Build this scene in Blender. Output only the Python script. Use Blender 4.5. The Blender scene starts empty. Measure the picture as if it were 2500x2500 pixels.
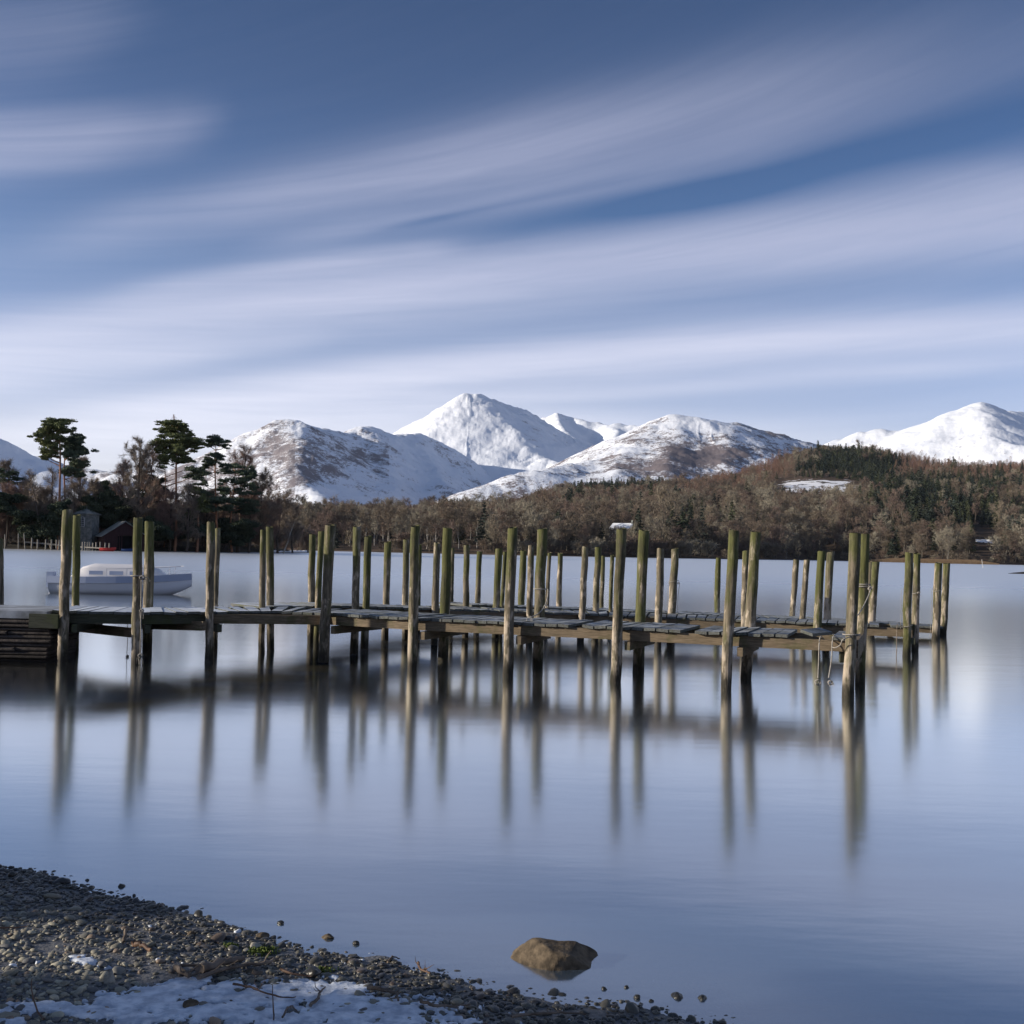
import bpy, math, random
import numpy as np
from mathutils import Matrix, Vector

# ------------------------------------------------------------------ camera
F = 2680.0                     # focal length in photo pixels (2500 wide)
H = 1.65
PITCH = math.atan(95 / F)
ROLL = math.radians(1.22)
scene = bpy.context.scene
cam_data = bpy.data.cameras.new("camera")
cam = bpy.data.objects.new("camera", cam_data)
scene.collection.objects.link(cam)
scene.camera = cam
cam_data.sensor_width = 36.0
cam_data.sensor_fit = 'HORIZONTAL'
cam_data.lens = 36.0 * F / 2500.0
cam_data.clip_start = 0.05
cam_data.clip_end = 30000
RM = Matrix.Rotation(math.pi / 2 + PITCH, 3, 'X') @ Matrix.Rotation(ROLL, 3, 'Z')
cam.matrix_world = Matrix.Translation((0, 0, H)) @ RM.to_4x4()
RN = np.array(RM)

# ------------------------------------------------------------------ sun + sky
SUN_AZ = math.radians(-97)    # measured from +Y towards +X
SUN_EL = math.radians(15)
sv = Vector((math.sin(SUN_AZ) * math.cos(SUN_EL), math.cos(SUN_AZ) * math.cos(SUN_EL), math.sin(SUN_EL)))
sl = bpy.data.lights.new("sun", 'SUN')
sl.energy = 5.0
sl.angle = math.radians(0.6)
sl.color = (1.0, 0.90, 0.76)
so = bpy.data.objects.new("sun", sl)
so.rotation_euler = sv.to_track_quat('Z', 'Y').to_euler()
so.location = (-60, -30, 40)
scene.collection.objects.link(so)
scene.view_settings.view_transform = 'Standard'
scene.view_settings.look = 'None'
scene.view_settings.exposure = 0.26
scene.view_settings.gamma = 1.0
scene.view_settings.use_curve_mapping = False
scene.cycles.max_bounces = 6
scene.cycles.diffuse_bounces = 2
scene.cycles.glossy_bounces = 2
scene.cycles.transmission_bounces = 2
scene.cycles.transparent_max_bounces = 8
scene.cycles.caustics_reflective = False
scene.cycles.caustics_refractive = False
try:
    scene.cycles.use_denoising = True
except Exception:
    pass


def ray(px, py):
    v = RN @ np.array([(px - 1250) / F, (1250 - py) / F, -1.0])
    return v


def at(px, py, D):
    """point on the ray of photo pixel (px,py) at forward distance D"""
    v = ray(px, py)
    return np.array([v[0] / v[1] * D, D, H + v[2] / v[1] * D])


def onz(px, py, z):
    v = ray(px, py)
    t = (z - H) / v[2]
    return np.array([v[0] * t, v[1] * t, z])


def proj(p):
    q = (np.asarray(p, float) - np.array([0, 0, H])) @ RN
    return 1250 + F * q[..., 0] / -q[..., 2], 1250 - F * q[..., 1] / -q[..., 2]


def hor(px):
    """photo row of the true horizon in column px"""
    lo, hi = 1200.0, 1500.0
    for _ in range(30):
        m = (lo + hi) / 2
        if ray(px, m)[2] > 0:
            lo = m
        else:
            hi = m
    return lo


HX = np.array([-600, 0, 1250, 2500, 3200], float)
HY = np.array([hor(x) for x in HX])


def hr(px):
    return np.interp(px, HX, HY)


# ------------------------------------------------------------------ node helpers
class NT:
    def __init__(self, nt):
        self.t = nt

    def n(self, typ, **kw):
        nd = self.t.nodes.new(typ)
        for k, v in kw.items():
            if k.startswith('i_'):
                key = k[2:]
                key = int(key) if key.isdigit() else key.replace('_', ' ')
                nd.inputs[key].default_value = v
            else:
                setattr(nd, k, v)
        return nd

    def l(self, a, b):
        self.t.links.new(a, b)

    def val(self, x, nd, i):
        if hasattr(x, 'links') or hasattr(x, 'is_output'):
            self.l(x, nd.inputs[i])
        else:
            nd.inputs[i].default_value = x

    def m(self, op, a, b=None, c=None, clamp=False):
        nd = self.n('ShaderNodeMath', operation=op, use_clamp=clamp)
        self.val(a, nd, 0)
        if b is not None:
            self.val(b, nd, 1)
        if c is not None:
            self.val(c, nd, 2)
        return nd.outputs[0]

    def mix(self, f, a, b, blend='MIX'):
        nd = self.n('ShaderNodeMix', data_type='RGBA', blend_type=blend)
        self.val(f, nd, 0)
        for x, i in ((a, 6), (b, 7)):
            if isinstance(x, tuple):
                x = x + (1.0,) if len(x) == 3 else x
            self.val(x, nd, i)
        return nd.outputs[2]

    def ramp(self, fac, stops, interp='LINEAR'):
        nd = self.n('ShaderNodeValToRGB')
        cr = nd.color_ramp
        cr.interpolation = interp
        while len(cr.elements) > 1:
            cr.elements.remove(cr.elements[-1])
        for i, (p, c) in enumerate(stops):
            if not isinstance(c, tuple):
                c = (c, c, c)
            e = cr.elements[0] if i == 0 else cr.elements.new(p)
            e.position = p
            e.color = c + (1.0,)
        self.l(fac, nd.inputs[0])
        return nd.outputs[0]

    def noise(self, vec, scale, detail=4.0, rough=0.55, dist=0.0):
        nd = self.n('ShaderNodeTexNoise')
        nd.inputs['Scale'].default_value = scale
        nd.inputs['Detail'].default_value = detail
        nd.inputs['Roughness'].default_value = rough
        nd.inputs['Distortion'].default_value = dist
        if vec is not None:
            self.l(vec, nd.inputs['Vector'])
        return nd.outputs['Fac']

    def mapping(self, vec, scale=(1, 1, 1), rot=(0, 0, 0), loc=(0, 0, 0)):
        nd = self.n('ShaderNodeMapping')
        nd.inputs['Scale'].default_value = scale
        nd.inputs['Rotation'].default_value = rot
        nd.inputs['Location'].default_value = loc
        self.l(vec, nd.inputs['Vector'])
        return nd.outputs[0]

    def bump(self, h, strength, dist):
        nd = self.n('ShaderNodeBump')
        nd.inputs['Strength'].default_value = strength
        nd.inputs['Distance'].default_value = dist
        self.l(h, nd.inputs['Height'])
        return nd.outputs[0]

    def smooth(self, x, a, b):
        nd = self.n('ShaderNodeMapRange', interpolation_type='SMOOTHSTEP')
        self.val(x, nd, 0)
        nd.inputs[1].default_value = a
        nd.inputs[2].default_value = b
        nd.inputs[3].default_value = 0
        nd.inputs[4].default_value = 1
        return nd.outputs[0]


def new_mat(name, rough=0.8, spec=0.3):
    m = bpy.data.materials.new(name)
    m.use_nodes = True
    t = NT(m.node_tree)
    b = m.node_tree.nodes['Principled BSDF']
    b.inputs['Roughness'].default_value = rough
    b.inputs['Specular IOR Level'].default_value = spec
    return m, t, b


# ------------------------------------------------------------------ world
SKC = 2.0      # curvature of the streak fan


def sky_s(px, py):
    v = ray(px, py)
    r = math.hypot(v[0], v[1])
    e = v[2] / r
    a = v[0] / r
    s = e / max(1 + SKC * a * e, .35)
    return s, a


# long wind-drawn cloud bands: centre line (x, y in 1932 scale), half width left/right, strength by x
SKY_BANDS = [
    ([(-100, 60), (60, 60), (260, 20)], 85, 60, [(-900, .26), (80, .20), (300, .0)]),
    ([(-200, 285), (60, 268), (230, 256), (430, 225)], 58, 40, [(-900, .5), (150, .46), (300, .28), (450, .0)]),
    ([(150, 440), (500, 375), (966, 285), (1450, 190), (1932, 100)], 42, 112, [(0, .04), (250, .22), (600, .44), (950, .56), (1350, .42), (1932, .12)]),
    ([(500, 455), (800, 418), (1100, 352), (1350, 290), (1600, 235)], 20, 26, [(400, 0), (650, .22), (950, .26), (1250, .20), (1650, 0)]),
    ([(700, 442), (850, 410), (1000, 376), (1250, 320), (1500, 262)], 8, 16, [(650, 0), (820, -.22), (1000, -.20), (1300, -.14), (1550, 0)]),
    ([(900, 452), (1200, 400), (1500, 318), (1932, 210)], 26, 60, [(800, 0), (1000, -.10), (1400, -.20), (1932, -.10)]),
    ([(250, 560), (500, 512), (740, 484), (900, 470)], 26, 20, [(100, 0), (350, .30), (620, .42), (760, .30), (900, 0)]),
    ([(-100, 655), (300, 622), (700, 560), (1000, 512), (1450, 452), (1932, 410)], 46, 72, [(-900, .66), (300, .58), (900, .72), (1500, .68), (1932, .66)]),
    ([(1500, 330), (1932, 335)], 40, 30, [(1300, 0), (1600, .05), (1932, .12)]),
    ([(-100, 705), (100, 700), (350, 672), (600, 640)], 34, 22, [(-900, .5), (200, .42), (500, .16), (700, 0)]),
    ([(100, 800), (500, 745), (900, 692), (1300, 655), (1932, 618)], 36, 44, [(0, .2), (300, .55), (700, .85), (1200, .74), (1932, .56)]),
    ([(300, 812), (700, 775), (1100, 742), (1500, 712), (1932, 684)], 20, 16, [(400, .1), (900, .30), (1300, .30), (1700, .22), (1932, .14)]),
    ([(-200, 850), (500, 835), (1000, 815), (1500, 830), (1932, 860)], 62, 40, [(-900, .85), (500, .85), (1000, .62), (1400, .28), (1932, .05)]),
]


def build_world():
    w = bpy.data.worlds.new("World")
    scene.world = w
    w.use_nodes = True
    nt = w.node_tree
    nt.nodes.clear()
    t = NT(nt)
    out = t.n('ShaderNodeOutputWorld')
    bg = t.n('ShaderNodeBackground')
    t.l(bg.outputs[0], out.inputs[0])
    bg.inputs[1].default_value = 0.088
    sky = t.n('ShaderNodeTexSky', sky_type='NISHITA')
    sky.sun_disc = False
    sky.sun_elevation = SUN_EL
    sky.sun_rotation = SUN_AZ % (2 * math.pi)
    sky.altitude = 100
    sky.air_density = 1.0
    sky.dust_density = 0.6
    sky.ozone_density = 1.5
    tc = t.n('ShaderNodeTexCoord')
    sep = t.n('ShaderNodeSeparateXYZ')
    t.l(tc.outputs['Generated'], sep.inputs[0])
    x, y, z = sep.outputs
    r = t.m('SQRT', t.m('MAXIMUM', t.m('ADD', t.m('MULTIPLY', x, x), t.m('MULTIPLY', y, y)), 1e-4))
    e = t.m('MINIMUM', t.m('MAXIMUM', t.m('DIVIDE', z, r), 0.0), 1.1)
    a = t.m('DIVIDE', x, r)
    al = t.m('MINIMUM', t.m('MAXIMUM', a, -0.6), 0.6)
    s = t.m('DIVIDE', e, t.m('MAXIMUM', t.m('ADD', 1.0, t.m('MULTIPLY', t.m('MULTIPLY', e, al), SKC)), .35))
    # soft, long warp and fine streaks along the wind
    cv = t.n('ShaderNodeCombineXYZ')
    t.l(a, cv.inputs[0])
    t.l(s, cv.inputs[1])
    n1 = t.noise(t.mapping(cv.outputs[0], (1.6, 9.0, 1)), 1.0, 2.0, 0.5)
    n2 = t.noise(t.mapping(cv.outputs[0], (3.2, 52.0, 1), loc=(3.1, 1.7, 0)), 1.0, 4.0, 0.65, 0.4)
    s2 = t.m('ADD', s, t.m('MULTIPLY', t.m('SUBTRACT', n1, 0.5), 0.03))
    def ea(x, y):
        v = ray(x * 2500 / 1932, y * 2500 / 1932)
        r = math.hypot(v[0], v[1])
        return v[0] / r, v[2] / r
    K = 1932 / 2500 * F      # rows per unit of elevation
    e2 = t.m('ADD', e, t.m('MULTIPLY', t.m('SUBTRACT', n1, 0.5), 0.028))
    aw = t.m('ADD', a, t.m('MULTIPLY', t.m('SUBTRACT', n1, 0.5), 0.10))
    fall = t.m('ADD', .04, t.m('MULTIPLY', t.smooth(e, .34, .06), .16))
    dens = fall
    for pts, w0, w1, amp in SKY_BANDS:
        A = np.array([ea(*p) for p in pts])
        cf = np.polyfit(A[:, 0], A[:, 1], min(2, len(pts) - 1))
        if len(cf) == 2:
            cf = np.array([0, cf[0], cf[1]])
        ec = t.m('ADD', t.m('MULTIPLY', t.m('ADD', t.m('MULTIPLY', al, float(cf[0])), float(cf[1])), al), float(cf[2]))
        wn = t.n('ShaderNodeMapRange')
        t.l(a, wn.inputs[0])
        wn.inputs[1].default_value = float(A[0, 0])
        wn.inputs[2].default_value = float(A[-1, 0])
        wn.inputs[3].default_value = w0 / K
        wn.inputs[4].default_value = w1 / K
        d_ = t.m('DIVIDE', t.m('SUBTRACT', e2, ec), wn.outputs[0])
        g_ = t.m('POWER', 2.718, t.m('MULTIPLY', t.m('MULTIPLY', d_, d_), -1.0))
        neg = any(v < 0 for _, v in amp)
        ramp_st = [(min(1, max(0, (ea(x, 600)[0] + .6) / 1.2)), abs(v)) for x, v in amp]
        am = t.n('ShaderNodeMath', operation='MULTIPLY_ADD')
        t.l(aw, am.inputs[0])
        am.inputs[1].default_value = 1 / 1.2
        am.inputs[2].default_value = .5
        rr = t.ramp(am.outputs[0], ramp_st, 'EASE')
        bw = t.n('ShaderNodeRGBToBW')
        t.l(rr, bw.inputs[0])
        term = t.m('MULTIPLY', bw.outputs[0], g_)
        dens = t.m('SUBTRACT' if neg else 'ADD', dens, term)
    dens = t.m('MAXIMUM', dens, 0.0)
    dens = t.m('SUBTRACT', 1.0, t.m('POWER', 2.718, t.m('MULTIPLY', dens, -1.35)))
    dens = t.m('MULTIPLY', dens, t.m('ADD', 0.62, t.m('MULTIPLY', n2, 0.80)), clamp=True)
    # clear sky: Nishita, held back towards the zenith as through a polariser
    pol = t.ramp(e, [(0.0, (1.40, 1.16, 1.50)), (0.12, (1.14, 1.08, 1.50)), (0.25, (.64, .79, 1.14)), (0.42, (.39, .54, .83)), (0.60, (.25, .41, .67)), (1.0, (.8, .85, 1.0))])
    clear = t.mix(1.0, sky.outputs[0], pol, 'MULTIPLY')
    cloudc = t.ramp(e, [(0.0, (.98, 1.0, 1.06)), (0.12, (.87, .89, 1.03)), (0.25, (.63, .65, .83)), (0.38, (.42, .45, .62)), (0.50, (.34, .38, .53)), (1.0, (.5, .55, .65))])
    sc = t.n('ShaderNodeVectorMath', operation='SCALE')
    t.l(cloudc, sc.inputs[0])
    sc.inputs['Scale'].default_value = 10.0
    col = t.mix(dens, clear, sc.outputs[0])
    t.l(col, bg.inputs[0])
    return sky


build_world()

# ------------------------------------------------------------------ object helpers
C = scene.collection
rng = np.random.default_rng(7)
random.seed(7)


def mesh(name, verts, faces, mats=None, midx=None, smooth=False):
    me = bpy.data.meshes.new(name)
    verts = np.asarray(verts, dtype=np.float32)
    if isinstance(faces, np.ndarray):
        nf, k = faces.shape
        me.vertices.add(len(verts))
        me.vertices.foreach_set('co', verts.ravel())
        me.loops.add(nf * k)
        me.loops.foreach_set('vertex_index', faces.astype(np.int32).ravel())
        me.polygons.add(nf)
        me.polygons.foreach_set('loop_start', np.arange(0, nf * k, k, dtype=np.int32))
        me.polygons.foreach_set('loop_total', np.full(nf, k, dtype=np.int32))
        me.update(calc_edges=True)
    else:
        me.from_pydata([tuple(map(float, v)) for v in verts], [], faces)
        me.update()
    for m in (mats or []):
        me.materials.append(m)
    if midx is not None:
        me.polygons.foreach_set('material_index', np.asarray(midx, dtype=np.int32))
    if smooth:
        me.polygons.foreach_set('use_smooth', np.ones(len(me.polygons), dtype=bool))
    return me


def obj(name, me, parent=None, loc=None, **props):
    o = bpy.data.objects.new(name, me)
    C.objects.link(o)
    if parent is not None:
        o.parent = parent
    if loc is not None:
        o.location = [float(v) for v in loc]
    for k, v in props.items():
        o[k] = v
    return o


def thing(name, label, cat, loc=(0, 0, 0), rz=0.0, group=None):
    o = bpy.data.objects.new(name, None)
    C.objects.link(o)
    o.empty_display_size = 0.3
    o.location = [float(v) for v in loc]
    o.rotation_euler = (0, 0, rz)
    o['label'] = label
    o['category'] = cat
    if group:
        o['group'] = group
    return o


def tag(o, label, cat, group=None):
    o['label'] = label
    o['category'] = cat
    if group:
        o['group'] = group
    return o


class MB:
    def __init__(self):
        self.v = []
        self.f = []
        self.mi = []
        self.n = 0

    def add(self, vs, fs, mi=0):
        self.v.extend([tuple(map(float, p)) for p in vs])
        self.f.extend([tuple(i + self.n for i in f) for f in fs])
        self.mi.extend([mi] * len(fs))
        self.n += len(vs)

    def tube(self, pts, rad, sides=6, mi=0, caps=True, jitter=0.0):
        pts = [np.asarray(p, float) for p in pts]
        k = len(pts)
        if np.isscalar(rad):
            rad = [rad] * k
        vs = []
        for i, p in enumerate(pts):
            d = pts[min(i + 1, k - 1)] - pts[max(i - 1, 0)]
            d = d / (np.linalg.norm(d) + 1e-9)
            a = np.array([0, 0, 1.0]) if abs(d[2]) < 0.9 else np.array([1.0, 0, 0])
            u = np.cross(d, a)
            u /= np.linalg.norm(u)
            w = np.cross(d, u)
            for j in range(sides):
                th = 2 * math.pi * j / sides
                rr = rad[i] * (1 + (random.random() - .5) * jitter)
                vs.append(p + rr * (math.cos(th) * u + math.sin(th) * w))
        fs = []
        for i in range(k - 1):
            for j in range(sides):
                a0 = i * sides + j
                a1 = i * sides + (j + 1) % sides
                fs.append((a0, a1, a1 + sides, a0 + sides))
        if caps:
            fs.append(tuple(range(sides)))
            fs.append(tuple((k - 1) * sides + j for j in reversed(range(sides))))
        self.add(vs, fs, mi)

    def hexa(self, c8, mi=0):
        """8 corners: bottom 4 ccw, top 4 ccw"""
        self.add(c8, [(3, 2, 1, 0), (4, 5, 6, 7), (0, 1, 5, 4), (1, 2, 6, 5), (2, 3, 7, 6), (3, 0, 4, 7)], mi)

    def box(self, c, s, rz=0.0, mi=0):
        ca, sa = math.cos(rz), math.sin(rz)
        p = []
        for dz in (-.5, .5):
            for dx, dy in ((-.5, -.5), (.5, -.5), (.5, .5), (-.5, .5)):
                x, y = dx * s[0], dy * s[1]
                p.append((c[0] + x * ca - y * sa, c[1] + x * sa + y * ca, c[2] + dz * s[2]))
        self.hexa(p, mi)

    def beam(self, a, b, wdt, hgt, mi=0, top=True):
        """rectangular beam from a to b; a,b = centre of its top edge"""
        a = np.asarray(a, float)
        b = np.asarray(b, float)
        d = b - a
        hd = np.array([d[0], d[1], 0])
        hd /= np.linalg.norm(hd) + 1e-9
        sd = np.array([hd[1], -hd[0], 0]) * wdt / 2
        dn = np.array([0, 0, -hgt])
        self.hexa([a - sd + dn, a + sd + dn, b + sd + dn, b - sd + dn, a - sd, a + sd, b + sd, b - sd], mi)

    def mesh(self, name, mats, smooth=False):
        return mesh(name, self.v, self.f, mats, self.mi, smooth)


def vnoise(x, y, seed=0):
    xi = np.floor(x).astype(np.int64)
    yi = np.floor(y).astype(np.int64)
    fx = x - xi
    fy = y - yi
    fx = fx * fx * fx * (fx * (fx * 6 - 15) + 10)
    fy = fy * fy * fy * (fy * (fy * 6 - 15) + 10)

    def h(a, b):
        n = (a * 374761393 + b * 668265263 + seed * 1442695041) & 0xffffffff
        n = ((n ^ (n >> 13)) * 1274126177) & 0xffffffff
        return ((n ^ (n >> 16)) & 0xffff) / 65535.0
    return (h(xi, yi) * (1 - fx) + h(xi + 1, yi) * fx) * (1 - fy) + (h(xi, yi + 1) * (1 - fx) + h(xi + 1, yi + 1) * fx) * fy


def fbm(x, y, scale, octv=5, seed=0, gain=.5):
    s = 0
    a = 1
    t = 0
    x = np.asarray(x, float) / scale
    y = np.asarray(y, float) / scale
    for i in range(octv):
        s = s + a * (vnoise(x, y, seed + i) - .5) * 2
        t += a
        a *= gain
        x = x * 2.03 + 17.3
        y = y * 2.03 + 9.1
    return s / t


def grid_faces(nu, nv):
    i = np.arange(nu - 1)[:, None]
    j = np.arange(nv - 1)[None, :]
    a = i * nv + j
    return np.stack([a, a + nv, a + nv + 1, a + 1], -1).reshape(-1, 4)


#@@MATS
# ------------------------------------------------------------------ materials
def mat_snow(name, mode):
    """sunlit winter fell: snow over heather and rock"""
    m, t, b = new_mat(name, 0.75, 0.2)
    g = t.n('ShaderNodeNewGeometry')
    pos = g.outputs['Position']
    sep = t.n('ShaderNodeSeparateXYZ')
    t.l(pos, sep.inputs[0])
    big = t.noise(pos, 0.0035 if mode != 'heather' else 0.0042, 5, 0.6)
    mid = t.noise(t.mapping(pos, (1, 1, 2.2), rot=(0, 0, 0.5)), 0.018, 6, 0.7)
    fine = t.noise(pos, 0.10, 4, 0.85)
    gn = t.n('ShaderNodeSeparateXYZ')
    t.l(g.outputs['Normal'], gn.inputs[0])
    at_ = t.n('ShaderNodeAttribute', attribute_name='bare')
    s = t.m('ADD', t.m('MULTIPLY', big, 1.0), t.m('MULTIPLY', mid, 0.95))
    s = t.m('ADD', s, t.m('MULTIPLY', fine, 0.75))
    s = t.m('ADD', s, t.m('MULTIPLY', at_.outputs['Fac'], 0.42))
    spk = t.noise(pos, .22, 3, .85)
    s = t.m('ADD', s, t.m('MULTIPLY', t.m('SUBTRACT', spk, .5), .55))
    # steeper ground holds less snow
    s = t.m('SUBTRACT', s, t.m('MULTIPLY', gn.outputs[2], 0.25))
    th = {'clean': 1.34, 'mixed': 1.25, 'heather': 1.16}[mode]
    f = t.smooth(s, th - .06, th + .12)
    f = t.m('MULTIPLY', f, {'clean': .6, 'mixed': .85, 'heather': .9}[mode])
    ground = t.mix(t.noise(pos, 0.01, 3), (.085, .056, .062), (.15, .105, .10))
    col = t.mix(f, (.87, .91, .98), ground)
    t.l(col, b.inputs['Base Color'])
    hb = t.m('ADD', t.m('MULTIPLY', mid, 1.0), t.m('MULTIPLY', fine, 0.22))
    t.l(t.bump(hb, 0.40, 10.0), b.inputs['Normal'])
    return m


def mat_simple(name, c1, c2, scale=3.0, rough=.85, bump=0.0, bdist=0.02, stretch=(1, 1, 1), spec=.25, objc=False):
    m, t, b = new_mat(name, rough, spec)
    tc = t.n('ShaderNodeTexCoord')
    v = t.mapping(tc.outputs['Object'], stretch)
    n = t.noise(v, scale, 5, 0.6)
    f = t.smooth(n, .32, .68)
    col = t.mix(f, c1, c2)
    t.l(col, b.inputs['Base Color'])
    if bump:
        t.l(t.bump(n, bump, bdist), b.inputs['Normal'])
    return m


def mat_instance(name, cols, rough=.9, scale=1.0):
    """colour varies from one instance / copy to the next"""
    m, t, b = new_mat(name, rough, .15)
    oi = t.n('ShaderNodeObjectInfo')
    k = len(cols)
    st = [(i / k, c) for i, c in enumerate(cols)]
    c = t.ramp(oi.outputs['Random'], st, 'CONSTANT')
    tc = t.n('ShaderNodeTexCoord')
    n = t.noise(tc.outputs['Object'], scale, 3)
    c = t.mix(t.m('MULTIPLY', n, .7), c, t.mix(.5, c, (0.02, 0.02, 0.015)))
    t.l(c, b.inputs['Base Color'])
    return m


M_BARE = mat_instance('bare_twigs', [(.22, .170, .130), (.28, .235, .175), (.19, .150, .115), (.32, .285, .22), (.21, .155, .125), (.26, .215, .16), (.15, .125, .10), (.24, .175, .145), (.36, .325, .25)], .9, .3)
M_BARE_TRUNK = mat_instance('bare_bark', [(.16, .14, .11), (.20, .18, .15), (.13, .11, .09)], .9, .6)
M_LARCH = mat_instance('larch_twigs', [(.28, .165, .12), (.25, .145, .11), (.23, .145, .115), (.30, .19, .135)], .9, .3)
M_CONIF = mat_instance('conifer_needles', [(.045, .060, .045), (.062, .078, .048), (.034, .050, .044), (.080, .092, .050), (.055, .068, .056)], .85, .4)
M_PINE = mat_simple('pine_needles', (.095, .120, .050), (.19, .21, .085), .35, .8)
M_PINE_B = mat_simple('blue_pine_needles', (.065, .098, .070), (.125, .160, .10), .35, .8)
M_YEW = mat_simple('yew_needles', (.040, .060, .042), (.085, .105, .062), .5, .85)
M_PBARK = mat_simple('pine_bark', (.24, .12, .07), (.38, .20, .12), 1.2, .9)
M_DBARK = mat_simple('dark_bark', (.07, .055, .045), (.13, .105, .085), 1.0, .9)
M_HBARE = mat_simple('grey_twigs', (.19, .155, .125), (.30, .25, .20), .4, .9)
M_HBARE_R = mat_simple('russet_twigs', (.21, .145, .12), (.30, .21, .175), .4, .9)
M_BIRCH = mat_simple('birch_bark', (.38, .35, .30), (.55, .52, .47), 1.0, .8)


def mat_post():
    m, t, b = new_mat('weathered_post', .85, .25)
    g = t.n('ShaderNodeNewGeometry')
    sep = t.n('ShaderNodeSeparateXYZ')
    t.l(g.outputs['Position'], sep.inputs[0])
    z = sep.outputs[2]
    tc = t.n('ShaderNodeTexCoord')
    oi = t.n('ShaderNodeObjectInfo')
    add = t.n('ShaderNodeVectorMath', operation='ADD')
    t.l(g.outputs['Position'], add.inputs[0])
    cmb = t.n('ShaderNodeCombineXYZ')
    t.l(t.m('MULTIPLY', oi.outputs['Random'], 40.0), cmb.inputs[0])
    t.l(cmb.outputs[0], add.inputs[1])
    v = add.outputs[0]
    grain = t.noise(t.mapping(v, (34, 34, 2.2)), 1.0, 5, .65)
    blot = t.noise(t.mapping(v, (9, 9, 3.2)), 1.0, 5, .65)
    moss = t.noise(t.mapping(v, (6, 6, 1.5), loc=(4, 2, 9)), 1.0, 5, .7)
    wood = t.mix(t.smooth(grain, .3, .7), (.095, .082, .058), (.27, .225, .16))
    wood = t.mix(t.m('MULTIPLY', t.smooth(t.m('ADD', blot, t.m('MULTIPLY', t.m('SUBTRACT', 1.0, t.smooth(z, .35, 1.3)), .09)), .55, .63), .85), wood, (.50, .42, .33))
    # algae: more of it near the top of each post, some at deck level
    mz = t.m('ADD', moss, t.m('MULTIPLY', t.smooth(z, .9, 2.0), .16))
    mz = t.m('ADD', mz, t.m('MULTIPLY', t.m('SUBTRACT', oi.outputs['Random'], .5), .22))
    mo = t.m('MULTIPLY', t.smooth(mz, .44, .66), .85)
    wood = t.mix(mo, wood, t.mix(grain, (.040, .048, .012), (.115, .125, .028)))
    # dark cracks
    wood = t.mix(t.m('MULTIPLY', t.smooth(grain, .62, .72), .45), wood, (.05, .04, .03))
    big_ = t.noise(t.mapping(v, (5, 5, 2.2), loc=(7, 7, 3)), 1.0, 4, .6)
    wood = t.mix(t.m('MULTIPLY', t.smooth(big_, .50, .64), .60), wood, (.045, .042, .026))
    # soaked foot
    wet = t.m('ADD', z, t.m('MULTIPLY', t.m('SUBTRACT', blot, .5), .22))
    wet = t.m('SUBTRACT', 1.0, t.smooth(wet, .05, .34))
    col = t.mix(t.m('MULTIPLY', wet, .86), wood, (.018, .017, .014))
    t.l(col, b.inputs['Base Color'])
    t.l(t.bump(t.m('ADD', grain, t.m('MULTIPLY', blot, .8)), .8, .018), b.inputs['Normal'])
    return m


M_POST = mat_post()


def mat_wood(name, c1, c2, moss=.4, frost=0.0, along=(1, 1, 1), fc=(.55, .60, .68)):
    m, t, b = new_mat(name, .8, .3)
    g = t.n('ShaderNodeNewGeometry')
    v = g.outputs['Position']
    grain = t.noise(t.mapping(v, along), 9.0, 5, .65)
    blot = t.noise(v, 3.0, 5, .65)
    tc = t.n('ShaderNodeNewGeometry')
    pr = tc.outputs['Random Per Island']
    col = t.mix(t.smooth(grain, .3, .7), c1, c2)
    col = t.mix(t.m('MULTIPLY', pr, .45), col, t.mix(.5, col, (.03, .03, .03)))
    col = t.mix(t.m('MULTIPLY', t.smooth(blot, .5, .62), moss), col, (.06, .075, .02))
    if frost:
        sep = t.n('ShaderNodeSeparateXYZ')
        t.l(g.outputs['Normal'], sep.inputs[0])
        sp = t.n('ShaderNodeSeparateXYZ')
        t.l(v, sp.inputs[0])
        up = t.smooth(sep.outputs[2], .7, .95)
        # thicker frost on the shaded landward end
        px_ = t.m('SUBTRACT', 1.0, t.smooth(sp.outputs[0], -4.6, -2.4))
        fr = t.m('ADD', t.m('MULTIPLY', t.smooth(blot, .35, .7), frost), t.m('MULTIPLY', px_, .75), clamp=True)
        col = t.mix(t.m('MULTIPLY', up, fr), col, fc)
    t.l(col, b.inputs['Base Color'])
    t.l(t.bump(grain, .4, .008), b.inputs['Normal'])
    return m


M_DECK = mat_wood('frosted_planks', (.085, .088, .078), (.19, .20, .19), .45, .62, (6, 1, 6))
M_BEAM = mat_wood('jetty_beam', (.12, .092, .058), (.27, .205, .135), .45, 0, (.7, .7, 9))
M_DBEAM = mat_wood('mossy_beam', (.040, .044, .028), (.095, .098, .066), .5, 0, (.7, .7, 9))
M_ROPE = mat_simple('rope', (.26, .24, .21), (.46, .43, .39), 60, .9, .3, .002)
M_ROPE_D = mat_simple('old_rope', (.16, .13, .10), (.30, .25, .20), 60, .9, .3, .002)


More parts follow.
